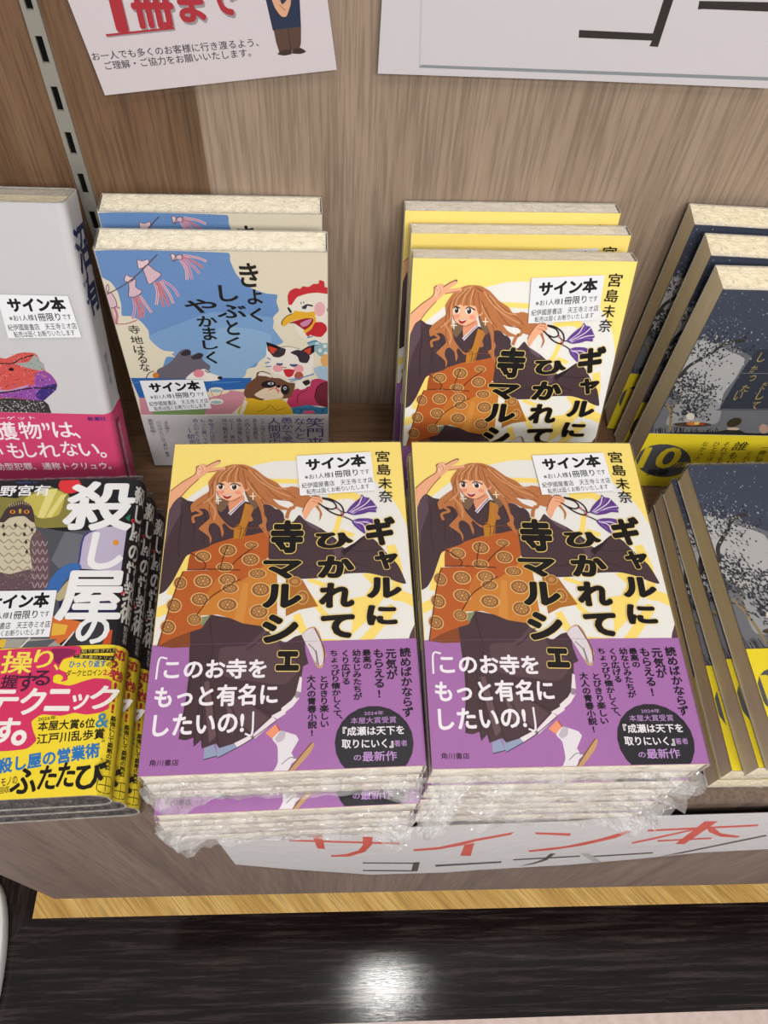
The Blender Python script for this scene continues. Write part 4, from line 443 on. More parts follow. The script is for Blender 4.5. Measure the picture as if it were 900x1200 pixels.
  ["s","#7C7460",0.5,[544,1403,574,1377,596,1401]],["s","#7C7460",0.5,[597,1401,627,1375,649,1399]],["s","#7C7460",0.5,[651,1399,681,1373,702,1397]],["s","#7C7460",0.5,[704,1397,734,1371,756,1395]],["s","#7C7460",0.5,[578,1356,608,1331,629,1354]],["s","#7C7460",0.5,[631,1354,661,1329,683,1352]],["s","#7C7460",0.5,[684,1352,714,1327,736,1350]],["s","#7C7460",0.5,[737,1350,767,1325,789,1348]],
  ["s","#7C7460",0.5,[561,1312,591,1287,612,1310]],["s","#7C7460",0.5,[614,1310,643,1285,665,1308]],["s","#7C7460",0.5,[666,1308,696,1283,718,1306]],["s","#7C7460",0.5,[719,1306,749,1281,771,1304]],["s","#7C7460",0.5,[595,1266,624,1242,645,1264]],["s","#7C7460",0.5,[647,1264,677,1240,698,1262]],["s","#7C7460",0.5,[700,1262,729,1238,751,1260]],["s","#7C7460",0.5,[752,1260,782,1236,803,1258]],
  ["p","#3C3434",1,[591,1587,598,1606,612,1586,604,1572]],["p","#3C3434",1,[648,1585,655,1604,669,1584,661,1570]],["p","#3C3434",1,[693,1552,700,1570,714,1551,706,1536]],["p","#3C3434",1,[654,1522,662,1540,675,1521,667,1507]],["p","#3C3434",1,[537,1526,544,1544,558,1525,550,1511]],["p","#3C3434",1,[672,1469,679,1488,693,1469,685,1454]],["p","#3C3434",1,[688,1402,695,1420,708,1402,700,1388]],
  ["p","#3C3434",1,[522,1584,529,1603,543,1583,535,1569]],["s","#B4A0A4",0.5,[716,1478,735,1441,744,1472]],["s","#B4A0A4",0.5,[746,1477,766,1440,775,1471]],["s","#B4A0A4",0.5,[776,1476,796,1439,805,1470]],["s","#B4A0A4",0.5,[725,1421,745,1385,753,1415]],["s","#B4A0A4",0.5,[755,1420,775,1384,784,1414]],["s","#B4A0A4",0.5,[785,1419,805,1383,814,1413]],["s","#B4A0A4",0.5,[734,1365,754,1330,762,1359]],
  ["s","#B4A0A4",0.5,[764,1364,784,1328,793,1358]],["s","#B4A0A4",0.5,[794,1363,814,1327,823,1357]],["s","#B4A0A4",0.5,[743,1310,763,1275,771,1304]],["s","#B4A0A4",0.5,[773,1309,792,1273,801,1303]],["s","#B4A0A4",0.5,[803,1308,822,1272,831,1302]],["s","#B4A0A4",0.5,[752,1255,771,1220,780,1249]],["s","#B4A0A4",0.5,[782,1254,801,1219,810,1248]],["s","#B4A0A4",0.5,[812,1253,831,1218,840,1247]],
  ["s","#B4A0A4",0.5,[761,1201,780,1167,789,1195]],["s","#B4A0A4",0.5,[791,1200,810,1166,818,1194]],["s","#B4A0A4",0.5,[820,1199,839,1165,848,1193]],["s","#C8B890",0.4,[547,1719,538,1741]],["s","#C8B890",0.4,[559,1722,550,1744]],["s","#C8B890",0.4,[571,1726,563,1748]],["s","#C8B890",0.4,[583,1729,576,1751]],["s","#C8B890",0.4,[595,1732,589,1754]],["s","#C8B890",0.4,[606,1736,602,1758]],
  ["s","#C8B890",0.4,[619,1737,615,1759]],["s","#C8B890",0.4,[632,1733,629,1755]],["s","#C8B890",0.4,[645,1728,643,1750]],["s","#C8B890",0.4,[658,1724,658,1746]],["s","#C8B890",0.4,[671,1720,672,1742]],["e","#E8B040",569,1683,16,-1,2,-13],["e","#E8B040",651,1681,16,-1,2,-13],["e","#b03020",569,1683,10,0,2,-10],["e","#b03020",651,1681,10,0,2,-10],["e","#140c0c",569,1683,4,0,1,-6],
  ["e","#140c0c",651,1681,4,0,1,-7],["p","#D8B048",1,[602,1702,617,1701,619,1671,609,1671]],["e","#E23A40",878,1866,68,-2,9,-61],["p","#2E7A58",1,[1239,1615,1262,1640,1285,1637,1282,1605,1262,1593]],["e","#E8952E",1200,1447,18,-1,2,-18],["c","#F2F2F2","殺",107.9,171.1,41.5,35.8,-0.034,0.03,0.03],["c","#F2F2F2","し",115.4,139.4,20.5,25.3,-0.037,0.03,0.03],
  ["c","#F2F2F2","屋",110.2,110.5,36.3,31.8,-0.041,0.03,0.03],["c","#F2F2F2","の",113.7,88.9,18.3,16.5,-0.044,0.03,0.03],["h","#F4F4F4","野宮有",61.6,183.6,29.7,8.0,-0.01,0.02],["h","#4A6AB8","Nomiya Yu",61.7,189.5,12.2,1.612,-0.013,0.0],
 ],
 'E_band': [
  [-1,0.5,127.5,80.5],["p","#D93A68",1,[111,805,665,793,760,797,904,799,1079,797,1095,752,1049,735,1003,721,988,670,1030,647,1043,608,1013,597,971,620,971,595,1056,574,1124,594,1185,608,1250,599,1297,563,1317,523,1299,459,1242,421,1166,411,1103,423,1036,411,939,422,893,388,911,334,932,289,891,248,767,241,185,258]],
  ["p","#8E2A58",1,[930,786,1018,786,1068,771,1048,745,1002,730,987,696,956,715,946,759]],["e","#F5DF30",991,619,25,-1,3,-20],["c","#F8E85A","操",76.4,71.8,16.3,12.8,-0.046,0.015,0.015],["c","#F8E85A","り",90.0,73.1,10.0,10.6,-0.046,0.015,0.015],["c","#F8E85A","、",97.2,68.0,2.8,3.5,-0.046,0.015,0.015],["c","#4E2440","握",74.4,61.0,9.0,7.7,-0.047,0.02,0.02],
  ["c","#4E2440","す",83.3,60.2,9.4,10.3,-0.047,0.02,0.02],["c","#4E2440","る",90.5,62.3,9.7,8.6,-0.047,0.02,0.02],["c","#F6F0EC","テ",71.1,50.0,19.2,13.6,-0.048,0.03,0.03],["c","#F6F0EC","ク",88.1,49.6,13.0,14.6,-0.048,0.03,0.03],["c","#F6F0EC","ニ",101.1,49.7,13.0,12.0,-0.048,0.03,0.03],["c","#F6F0EC","ッ",112.3,48.1,8.8,8.6,-0.048,0.03,0.03],["c","#F6F0EC","ク",124.6,50.0,15.0,13.0,-0.048,0.03,0.03],
  ["c","#F6F0EC","す",77.1,34.6,13.3,13.6,-0.05,0.03,0.03],["c","#F6F0EC","。",84.3,30.6,7.8,8.2,-0.051,0.03,0.03],["p","#241c1c",0,[1088,777,1300,774,1301,750,1089,752]],["p","#241c1c",0,[1054,749,1297,727,1298,701,1057,728]],["h","#E8D870","取り返された",118.9,76.5,19.2,1.784,-0.008,0.0],["h","#E8D870","二重三重のトリック",117.3,72.7,23.1,1.772,-0.098,0.0],["h","#2E78C0","ひっくり返す",113.6,69.2,19.4,4.0,-0.024,0.03],
  ["h","#1c1a18","のは",126.4,68.3,5.6,2.4,-0.015,0.01],["h","#1c1a18","ダークヒロイン",112.5,64.1,18.9,3.8,-0.015,0.012],["h","#C83050","2人",125.6,63.9,6.6,3.8,-0.034,0.015],["h","#1c1a18","2026年",96.8,40.1,9.0,2.2,0.08,0.008],["h","#1c1a18","本屋大賞6位",107.2,36.3,28.6,5.3,0.013,0.02],["c","#3A8AB0","&",125.1,37.6,6.6,7.4,-0.05,0.01,0.01],["h","#1c1a18","江戸川乱歩賞",110.2,30.0,33.6,5.5,0.041,0.02],
  ["h","#2E78C0","殺し屋の営業術",101.0,19.5,49.5,7.9,0.121,0.035],["s","#6a6430",0.6,[1260,264,1277,263,1284,178,1265,179]],["c","#1c1a18","ふ",90.8,8.7,12.9,12.7,-0.053,0.03,0.03],["c","#1c1a18","た",101.8,9.8,8.8,11.9,-0.053,0.03,0.03],["c","#1c1a18","た",110.7,10.7,8.8,12.3,-0.053,0.03,0.03],["c","#1c1a18","び",122.5,9.5,15.1,13.6,-0.053,0.03,0.03],["h","#1c1a18","モノの",83.4,9.0,7.7,3.9,0.161,0.008],
  ["h","#1c1a18","回収",81.8,4.8,4.7,3.2,0.122,0.008],
 ],
 'E_sticker': [
  None,["p","#E6E6EA",0,[488,1150,910,1140,912,855,503,865]],["h","#101014","サイン本",70.9,108.0,33.9,9.6,0.014,0.05],["h","#1c1c20","※お1人様",60.3,99.3,14.3,3.8,0.015,0.008],["h","#1c1c20","1冊限り",75.5,99.4,14.5,5.0,0.014,0.014],["h","#1c1c20","です",86.5,99.5,5.0,3.5,0.004,0.008],["h","#1c1c20","紀伊國屋書店　天王寺ミオ店",71.0,93.2,39.1,4.1,0.003,0.006],["h","#1c1c20","転売は固くお断りいたします",71.1,88.7,34.4,3.7,0.007,0.006],
 ],
 'D_cover': [
  [0.3,61.8,129.7,187.5],["p","#6E6F75",0,[-11,583,-32,1064,18,1164,54,1368,155,1499,496,1302,864,1311,1232,613]],["p","#B4B2B2",1,[-62,1176,-83,1442,-12,1494,81,1484,227,1412,345,1349,359,1186,342,1044,364,893,213,874,80,993]],["p","#9A9A9C",1,[90,711,78,917,167,995,308,984,390,878,408,735]],["p","#363B47",0,[371,1137,374,1283,384,1429,694,1463,864,1311,1075,911,375,890]],
  ["p","#585B62",0,[375,890,1077,908,1085,892,353,871]],["s","#8A8C90",0.4,[380,1226,622,1232]],["s","#3A3834",2.6,[13,1177,27,1268,82,1343,138,1409,183,1475,279,1502]],["s","#8E7A5A",1.8,[131,646,99,760,62,855,14,931]],["s","#8E7A5A",1,[77,824,72,932,79,1023]],
  ["d","#4a4d54",[46,1149,10,6,26,164,878,7,5,12,-35,1189,11,6,26,36,1148,7,4,17,-32,1069,7,4,16,-109,1111,10,6,25,250,901,14,4,24,166,874,17,3,21,104,1200,14,5,23,226,862,13,7,18,122,1163,10,4,26,281,1096,9,8,28,5,1213,8,8,28,-115,1086,9,7,5,284,1111,8,6,27,194,1060,11,8,27,157,1121,9,5,21,117,1136,8,4,25,164,1038,9,5,17,22,1125,12,4,18,-142,1143,14,3,17,-33,1039,12,3,20,156,941,9,5,18,35,1155,8,5,12,220,973,7,9,6,44,1088,6,7,6,-7,1180,7,5,13,44,1058,16,4,21,54,890,15,5,25,112,994,11,5,14,46,928,7,8,13,245,986,10,6,13,282,797,11,8,14,195,1048,9,4,23,-26,1137,8,7,3,23,1130,11,7,14,42,1089,6,9,4,273,875,12,4,17,82,1096,7,5,10,-36,1095,14,3,23,231,882,16,4,20,-78,1228,9,8,30,-19,1173,7,7,26,38,1136,8,4,22,122,1245,9,3,20,64,1000,12,6,25,198,1005,11,5,19,46,897,5,9,7,151,1051,10,8,29,244,1047,9,7,8,94,1184,9,7,26,261,882,9,4,21,222,845,11,5,22,186,972,12,5,17,169,1048,12,4,18,161,999,10,7,10,142,951,9,4,24,217,848,8,9,6,234,880,10,6,19,124,1143,7,8,3,63,1106,8,4,22,141,1050,12,4,19,151,849,14,4,25,175,880,12,8,16,171,800,9,4,24,154,772,16,6,16,117,945,7,8,7,-24,1025,7,6,6,81,1142,9,5,31,193,816,12,6,24,192,800,10,7,23,-26,1210,13,4,20,51,1041,8,5,16,45,1212,8,9,7,86,1181,8,7,7,-17,1122,14,6,18,17,991,9,3,22,152,978,11,4,21,-27,1128,14,5,19,123,963,8,6,28,239,901,6,8,12,45,1061,7,8,13,241,942,10,5,30,-35,1167,5,6,9,182,1083,8,5,7,251,917,9,9,29,83,966,15,4,21,157,1016,12,4,18,-104,1079,9,7,29,-75,1115,9,4,19,199,1094,13,3,18,95,1166,10,6,31,257,988,12,7,15,152,1085,4,6,3,236,968,9,5,17,114,1227,13,4,23,-61,1083,9,4,20,147,867,16,5,20,145,852,13,5,27,42,1175,9,7,25,3,1131,10,5,15,209,822,15,7,24,63,1026,13,5,22,10,1170,11,4,22,238,896,8,9,13,243,899,6,5,30,189,939,6,9,29,116,895,12,5,21,140,902,16,5,20,185,961,11,3,22,-32,1072,8,4,24,73,894,6,8,12,241,1069,9,4,20,185,1016,6,6,31,54,997,13,6,15,118,1203,14,5,19,2,1218,12,3,20,10,1091,13,7,27,244,1088,13,6,16,275,1095,16,4,21,80,847,14,7,25,-23,1124,17,3,21,79,1257,7,8,5,16,1028,15,3,19,125,1173,6,6,6,78,829,15,6,24,254,927,12,7,18,122,896,13,3,19,121,1204,13,5,19,58,991,5,10,7,221,1060,10,6,18,100,998,17,4,21,187,1119,12,3,20,198,1096,10,5,13,117,832,19,4,21,165,856,6,6,13,14,1132,12,5,17,167,906,9,8,9,295,1036,7,5,27,155,856,17,5,18,137,942,10,6,16,116,898,8,6,11,181,886,18,5,22,71,1066,12,6,16,104,1090,8,6,5,61,1007,9,5,26,239,847,13,5,27,195,1096,8,3,23,74,1055,7,6,4,254,1075,10,6,30,263,1168,9,7,11,146,843,16,6,23,221,1078,13,3,18,22,1133,9,5,11,125,1139,11,5,20,-10,1090,10,5,20,36,1153,13,6,25]],
  ["d","#3a3d44",[45,1044,13,5,23,-30,1132,9,5,14,169,825,5,10,4,254,1012,13,4,17,49,1057,14,7,17,336,830,17,6,22,129,1002,10,6,25,-131,1047,7,8,7,165,823,15,5,22,220,870,9,10,4,66,1109,12,6,19,310,1094,10,3,19,152,826,14,6,19,158,1208,6,8,12,54,1026,6,9,9,198,898,9,7,8,172,820,8,8,29,199,850,15,4,21,76,1108,5,5,12,130,815,16,6,24,32,1213,14,5,17,218,922,14,5,22,115,1078,12,4,27,17,997,13,6,26,262,800,12,4,19,-16,1144,12,5,21,254,1095,12,6,26,323,805,14,7,24,89,1156,10,8,11,-47,1173,16,6,23,223,1080,12,4,17,9,1039,9,8,11,-10,1060,8,7,28,73,951,8,6,6,36,1170,5,7,5,124,1153,5,8,12,40,1208,7,6,5,221,830,13,4,23,54,1115,14,7,26,286,869,11,8,27,121,825,7,8,10,47,1170,13,3,21,115,1067,7,6,14,-48,1249,6,5,10,74,1124,10,6,25,149,1048,16,3,22,156,1100,6,7,30,119,951,11,7,24,200,788,11,6,27,213,818,10,4,20,237,956,14,6,18,66,1225,13,4,17,95,1091,10,9,12,110,1048,11,6,15,84,1129,9,4,24,216,990,11,3,19,266,931,16,5,21,97,1038,11,5,20,72,1096,12,3,20,283,981,6,5,29,78,1058,7,8,9,187,1024,8,7,30,258,1030,16,5,20,255,1007,6,7,13,244,793,14,6,22,83,1203,10,3,22,180,986,13,3,21,66,983,9,5,13,90,1159,8,7,10,161,890,7,8,10,14,1007,9,8,30,186,876,11,8,29,12,1133,10,7,31,42,1126,11,4,21,30,1040,9,6,12,-15,1027,8,6,16,237,1122,10,5,26,187,967,10,4,19,55,1113,13,7,16,201,822,7,5,30,79,992,11,6,15,-26,1070,8,6,17,229,843,9,5,19,33,1010,13,4,27,4,1130,13,5,18,42,1152,17,5,21,126,830,11,5,19,122,1097,11,3,19,268,1076,5,6,9,167,784,11,7,30,318,965,9,4,19,294,905,7,8,7,202,1072,17,3,21,144,941,7,6,15,261,957,5,10,10,37,1224,11,4,24,159,864,11,9,28,126,1161,6,8,13,206,1144,9,6,16,98,1106,5,7,31,179,1141,17,5,20,166,1180,8,7,15,231,1072,6,8,5,240,819,12,4,22,3,1069,13,5,23,163,1084,13,7,16,197,920,11,4,23,6,1096,6,5,10,53,972,11,4,21,-22,1189,10,6,19,113,1160,8,6,6,291,988,9,4,17,279,969,6,8,13,-67,1297,13,5,22,232,866,9,7,11,235,1114,10,4,27,112,1000,9,7,28,99,1136,7,8,15,177,1057,8,6,18,96,991,16,5,17,196,853,15,6,23,2,1018,7,9,9,109,1066,9,5,28,225,909,10,6,13,1,1180,13,5,19,144,1192,12,4,21,274,958,9,4,22,61,1216,15,3,23,143,932,8,7,25,80,1057,14,5,22,-54,1205,15,4,22,12,1082,9,8,3,183,1000,13,4,23,212,1013,11,8,29,304,808,17,3,21,364,967,10,6,19,214,882,16,4,18,63,1071,8,5,30,113,1017,7,8,12,65,1080,6,7,29,224,767,13,6,24,131,1076,12,4,25,215,1054,18,3,20,73,1005,11,5,17,140,960,16,6,23,205,885,9,7,5,270,868,14,5,23,204,826,12,5,15,163,1021,11,3,20,-36,1058,10,5,26,59,1091,12,7,28,202,909,9,4,21,159,1224,16,5,22,120,1137,9,5,29,123,935,12,8,14,189,992,7,9,3,163,1195,14,5,24,-30,1017,13,5,23,143,1050,14,6,26,133,1083,9,5,26,125,1102,6,6,5,211,851,15,5,20,-38,1220,9,6,10,127,1082,11,4,17,116,1178,13,3,22,-5,1218,10,5,29,76,1098,9,4,21,94,841,14,4,21,-11,1184,11,6,24,78,953,11,6,27,186,939,10,5,20,229,1003,11,9,28,77,976,9,8,29,108,1005,11,6,25,33,1086,6,6,3]],
  ["d","#26282e",[120,1057,10,4,23,-27,1112,7,9,29,225,1046,9,5,20,162,1182,9,3,22,-65,1311,14,3,20,193,1003,13,6,17,44,1056,9,6,13,105,1117,7,5,30,292,1007,15,6,25,-46,1149,8,8,9,266,877,11,7,25,185,1079,10,5,26,123,1147,10,6,19,-20,1115,12,4,22,169,1036,8,7,15,219,854,7,5,30,216,914,8,9,7,116,974,8,3,19,88,928,11,3,22,197,1019,14,4,19,182,868,11,9,11,-54,1129,11,7,26,309,1075,8,5,7,138,1081,16,5,19,201,1045,11,3,20,-19,1159,8,9,9,155,985,8,6,23,287,812,19,4,21,58,1180,14,7,25,13,1071,8,9,9,144,1016,6,6,11,145,1041,11,4,22,162,914,17,5,20,227,997,14,7,17,194,878,7,5,31,43,978,14,5,24,107,1101,10,5,21,-1,977,13,4,26,27,1136,5,7,8,122,992,10,6,23,-85,1297,15,5,19,35,1134,10,5,20,133,1176,5,6,10,191,794,13,5,25,57,1026,15,4,17,-7,1137,7,3,18,137,936,15,5,20,213,1053,11,9,31,68,1200,9,6,24,44,1066,9,6,25,187,993,8,5,11,239,954,12,5,14,54,1137,7,4,24,110,1107,12,4,15,-7,1199,7,6,30,202,920,8,5,26,155,918,8,6,13,64,971,10,4,17,147,970,6,8,6,266,831,14,5,19,219,871,10,6,30,-37,1073,15,4,25,131,1123,13,6,16,22,1204,13,6,27,228,875,9,5,20,149,1151,8,6,31,248,985,6,6,10,165,848,10,5,19,386,988,14,5,24,90,1058,8,8,29,13,1167,12,5,15,130,976,17,3,22,64,1204,7,4,16,183,1120,12,4,23,249,812,13,8,15,102,1068,13,5,18,305,939,18,3,21,249,844,13,5,16,190,865,15,5,19,127,1020,15,4,17,227,972,16,5,18,341,791,10,4,21,87,1121,9,8,15,38,1139,8,8,13,21,1198,9,4,23,150,862,7,8,4,289,925,10,9,13,134,1088,12,8,14,-2,1145,5,6,10,74,1039,11,6,29,266,1036,8,7,14,123,955,8,7,30,250,907,12,5,18,252,813,19,4,20,169,870,15,5,23,194,854,17,3,18,4,1180,10,7,28,278,1072,5,7,12,38,1102,7,6,10,126,1062,15,4,18,93,989,16,5,23,138,1086,6,7,3,224,908,13,5,19,11,1144,5,7,8,89,935,10,7,14,185,982,8,6,13,250,997,11,6,17,212,968,6,7,3,-90,1172,9,8,6,176,1030,5,8,3,179,1119,11,5,21,147,995,16,3,22,154,937,16,3,23,158,903,14,3,20,106,1151,10,5,19,167,1122,11,5,21,4,1025,10,7,13,179,962,8,5,6,43,1030,8,7,4,122,964,6,8,29,153,855,8,5,12,310,968,9,6,29,128,1161,16,3,20,16,901,10,4,22,-17,1052,14,4,24,333,913,8,6,18,196,1199,8,5,20,-24,1086,9,7,6,214,1053,9,3,20,212,885,15,4,20,87,1097,6,7,28,-7,1031,10,3,18,290,862,9,6,18,210,800,11,7,23]],
  ["d","#2E3138",[60,1083,8,3,21,30,997,8,4,17,295,891,8,5,30,78,1084,12,4,23,41,1204,14,5,17,49,1049,8,9,9,24,1123,10,5,20,70,1238,9,3,22,228,813,12,3,21,176,933,12,3,19,271,981,8,5,4,48,1103,8,7,29,56,1143,14,4,22,191,1058,9,4,22,208,951,7,8,29,344,979,9,7,17,176,840,11,7,17,232,1058,15,3,21,67,1222,12,5,23,243,1158,6,6,27,106,835,8,5,16,259,1084,11,4,22,187,984,7,8,4,296,1026,8,5,28,-30,1117,15,4,21,285,1049,11,3,22,39,973,8,7,28,177,1164,14,3,22,134,1111,12,7,15,56,1069,5,5,3,29,998,10,5,13,207,886,10,6,28,4,1018,17,4,20,308,781,8,7,8,156,957,10,7,24,191,1069,8,6,13,70,1161,14,5,21,159,829,17,5,19,236,1085,10,5,22,106,1160,11,4,19,212,1050,5,9,3,266,1099,14,6,26,278,915,12,7,26,80,1098,12,3,21,154,961,9,7,31,239,828,17,3,20,146,1096,10,9,0,336,1135,5,9,10,82,1162,7,8,11,168,832,12,5,24,113,1148,6,5,27,83,1117,8,4,26,165,995,11,7,11,216,889,13,6,16,150,892,6,8,9,90,796,7,8,14,-25,1106,11,7,26,211,1110,8,7,8,-23,1101,9,7,8,1,1006,14,5,15,182,1096,14,3,21,167,895,15,6,18,-5,1186,10,4,23,68,1032,11,6,11,-113,1120,8,6,27,222,1097,12,7,26,-12,1104,10,5,25,50,1147,8,6,28,172,1103,7,7,28,240,1009,11,6,11,244,831,18,3,21,186,829,11,9,15,97,1099,10,4,22,183,1251,7,8,3,106,1104,8,8,31,102,1165,8,4,18,-30,1115,10,3,21,262,859,13,6,20,81,1018,10,5,20,220,774,7,10,8,-101,1172,10,4,19,113,1090,11,6,24,228,799,16,4,21,253,1010,14,3,20,15,1027,9,5,22,140,1127,12,4,25,117,937,9,8,6,6,905,8,3,21,71,1099,9,6,25,174,765,16,5,25,125,1161,10,7,13,-106,1255,9,6,9,7,990,8,5,17,213,827,6,9,30,54,1118,14,4,17,312,834,12,5,26,262,934,16,3,23,155,1048,8,5,16,30,1178,9,7,27,56,1144,7,6,28,172,1075,8,4,16,9,1137,10,4,20,269,1016,10,4,21,249,1073,6,7,7,219,1035,10,4,20,266,913,12,6,24,27,1042,8,7,25,-74,1110,13,6,25,303,1008,8,6,27,128,1111,11,4,19,31,1263,8,5,31,71,1087,10,5,26,190,921,10,10,5,215,822,13,6,28,270,892,7,5,15,169,871,12,7,26,112,1095,7,9,10,-42,1232,9,8,3,68,873,12,3,21,210,1024,5,5,3,257,1042,15,4,22,343,770,12,8,29,189,1120,5,9,10,177,923,9,4,20,31,1116,8,4,18,3,1052,8,8,14,124,1052,13,6,26,-47,1102,6,6,28,80,1164,6,6,10,228,1045,9,5,21,187,955,14,5,24,128,985,7,6,14,71,905,13,5,20,-13,1091,13,5,15,255,1052,15,4,20,-64,1161,14,6,24,-34,1235,10,5,20,170,1037,11,5,30,132,890,14,4,17,22,1014,13,7,16,239,1079,16,4,23,97,1113,11,7,15,14,1206,8,5,5,211,1076,8,6,24,244,1105,11,7,13,181,877,13,5,24,191,859,16,4,23,34,980,12,6,17,8,1089,9,7,28,18,1108,10,4,25,137,939,9,4,16,-30,1200,14,5,24,235,989,13,5,19,261,855,10,6,18,-32,1145,8,5,26,189,913,11,4,18,120,1016,9,4,21,33,1043,8,7,25,348,778,11,6,25,200,969,12,5,22,190,1031,7,7,12,-27,1255,12,6,18,87,1218,6,4,27,31,1014,10,5,25,69,1161,6,8,13,322,802,7,9,6,35,949,5,6,7,-15,1212,8,6,27,128,1350,10,6,27,-84,1364,9,5,28,121,1409,7,3,22,-60,1345,6,8,7,24,1388,6,5,26,112,1363,4,6,3,116,1506,8,4,25,216,1288,13,4,22,-59,1569,7,4,28,92,1451,12,5,19,44,1509,9,6,14,109,1515,11,6,27,184,1296,8,5,19,-88,1497,4,7,5,-60,1352,7,4,24,56,1504,11,4,22,21,1460,5,4,29,-2,1524,6,5,5,-145,1374,13,4,21,132,1454,6,5,5,-265,1524,11,3,21,-106,1291,8,7,26,19,1464,9,4,31,11,1434,5,8,0,47,1386,8,5,19,162,1458,10,6,28,127,1312,13,5,23,99,1509,8,4,18,-211,1242,9,7,3,53,1361,13,3,21,226,1448,10,4,21,39,1501,10,6,28,103,1539,10,5,21,82,1589,7,4,11,-21,1417,12,3,20,181,1425,7,7,31,33,1432,8,4,22,-58,1563,7,8,9,161,1327,13,5,24,11,1420,13,4,22,687,1423,13,5,23,117,1381,13,3,24,132,1430,8,5,12,53,1535,12,3,20,-132,1477,9,5,11,220,1310,9,5,11,29,1455,10,4,26,135,1442,11,5,19,-321,1308,10,6,26,-103,1620,7,4,16,52,1369,12,5,24,142,1435,5,5,7,66,1506,10,4,20,81,1212,5,6,7,-165,1471,7,3,19,278,1309,6,8,12,287,1518,9,7,12,19,1515,13,3,21,-153,1649,8,4,26,370,1482,7,4,20,243,1445,10,5,24,-186,1455,12,5,21,-40,1406,7,8,6,310,1417,9,5,24,329,1220,9,5,19,-87,1308,8,6,29,141,1496,9,5,16,86,1526,7,5,7,176,1492,13,3,18,67,1354,8,6,3,225,1373,6,5,11,90,1426,10,6,15,138,1376,10,4,22]],
  ["d","#B8B8B8",[13,1459,6,4,7,142,1375,6,5,8,54,1441,7,4,26,52,1308,6,5,7,70,1438,13,3,22,-175,1320,8,4,18,32,1500,9,4,26,13,1389,12,3,19,50,1483,5,7,12,294,1414,13,4,21,-228,1500,6,4,16,156,1320,8,6,17,157,1346,8,5,19,144,1366,7,3,19,19,1537,7,3,17,40,1394,7,5,5,105,1528,6,6,4,150,1389,8,5,27,183,1476,7,4,24,53,1508,12,3,21,-53,1390,13,3,23,58,1434,7,5,18,135,1338,9,5,19,-38,1502,11,4,24,-179,1517,8,5,24,177,1496,6,6,30,231,1420,4,5,9,157,1495,6,6,4,-86,1473,7,7,29,354,1510,7,6,17,423,1505,8,7,0,182,1501,9,4,22,120,1403,7,5,5,36,1506,12,5,20,77,1274,9,6,17,218,1375,5,6,11,84,1446,12,6,17,178,1456,14,4,23,360,1558,7,3,24,356,1303,9,5,18,107,1518,12,3,19,232,1416,9,4,24,3,1364,7,6,26,75,1454,11,5,27,380,1353,9,4,25,141,1264,11,3,23,48,1488,12,3,24,101,1533,9,5,19,34,1451,7,5,3,-158,1352,13,3,21,136,1531,7,4,10,133,1468,11,5,20,-18,1569,4,4,7,-186,1575,9,4,20,-197,1440,8,4,19,20,1374,10,6,24,152,1312,9,3,21,134,1423,7,3,19,-151,1465,10,5,23,82,1394,12,5,23,256,1368,12,3,20,1,1399,14,4,21,39,1439,9,4,25,-119,1480,9,5,18,-62,1592,5,5,4,-105,1410,9,7,13,29,1537,10,4,18,-15,1337,9,8,10,292,1566,8,4,22,73,1494,10,4,18,81,1468,9,7,14,50,1507,11,4,16,251,1414,8,6,2,64,1452,5,6,10,-131,1483,11,4,17,162,1427,6,6,9,230,1464,8,4,24,85,1448,8,4,16,49,1457,12,6,18,103,1509,11,3,22,28,1465,5,5,30,148,1413,7,6,10,122,1378,8,3,22,116,1424,11,3,20,48,1347,13,5,24,-70,1416,7,5,24,279,1409,5,9,6]],
  ["d","#9A9A9C",[-75,1442,8,4,25,100,1464,7,6,28,44,1522,6,6,9,64,1412,12,4,21,201,1382,9,6,17,127,1467,6,6,16,57,1465,4,7,7,87,1361,12,5,17,-203,1419,12,6,16,40,1494,12,5,25,182,1477,10,7,28,30,1341,14,4,20,95,1496,5,5,11,103,1432,6,6,28,225,1402,12,3,21,-6,1240,12,6,25,161,1390,12,4,21,127,1461,10,5,20,43,1410,7,4,22,-41,1384,7,5,0,-62,1508,6,5,17,263,1422,11,4,24,-108,1455,7,7,14,55,1576,9,4,21,-12,1513,13,5,20,171,1359,12,5,20,53,1353,6,5,27,175,1393,11,4,17,215,1368,10,7,28,54,1348,8,4,14,57,1518,7,5,8,-59,1549,10,3,21,206,1533,6,4,30,84,1420,12,3,17,214,1388,9,4,24,-77,1525,8,8,31,205,1417,13,4,23,97,1346,6,7,14,68,1451,8,4,29,204,1484,10,4,16,-7,1494,7,5,17,292,1497,12,5,21,272,1447,10,4,26,185,1384,5,5,13,-44,1193,12,5,27,-37,1391,11,4,25,5,1394,8,4,31,-45,1374,12,3,22,62,1427,7,3,19,56,1376,8,5,15,227,1283,6,4,29,68,1348,6,5,30,156,1263,8,3,24,-13,1518,6,7,27,86,1536,11,2,20,228,1562,7,3,20,-36,1404,7,6,12,19,1473,9,3,20,-18,1397,10,5,19,81,1475,12,3,21,-147,1458,11,4,20,-157,1491,7,5,3,80,1437,8,4,23,70,1390,6,7,28,-50,1403,6,4,12,193,1385,6,8,31,171,1459,6,5,17,-72,1427,6,8,4,224,1477,7,7,11,28,1534,6,7,31,186,1370,8,8,12,152,1390,7,4,23,128,1413,8,5,25,201,1324,9,5,29,94,1404,9,5,17,90,1386,9,5,24,234,1435,8,3,18,112,1280,9,8,11,-50,1437,12,5,17,80,1184,13,6,18,38,1428,6,5,30,-35,1444,9,4,17,-23,1476,9,4,18,97,1364,5,8,10,6,1336,10,7,27,-146,1382,7,6,26,-88,1505,10,5,23,219,1441,8,4,18]],
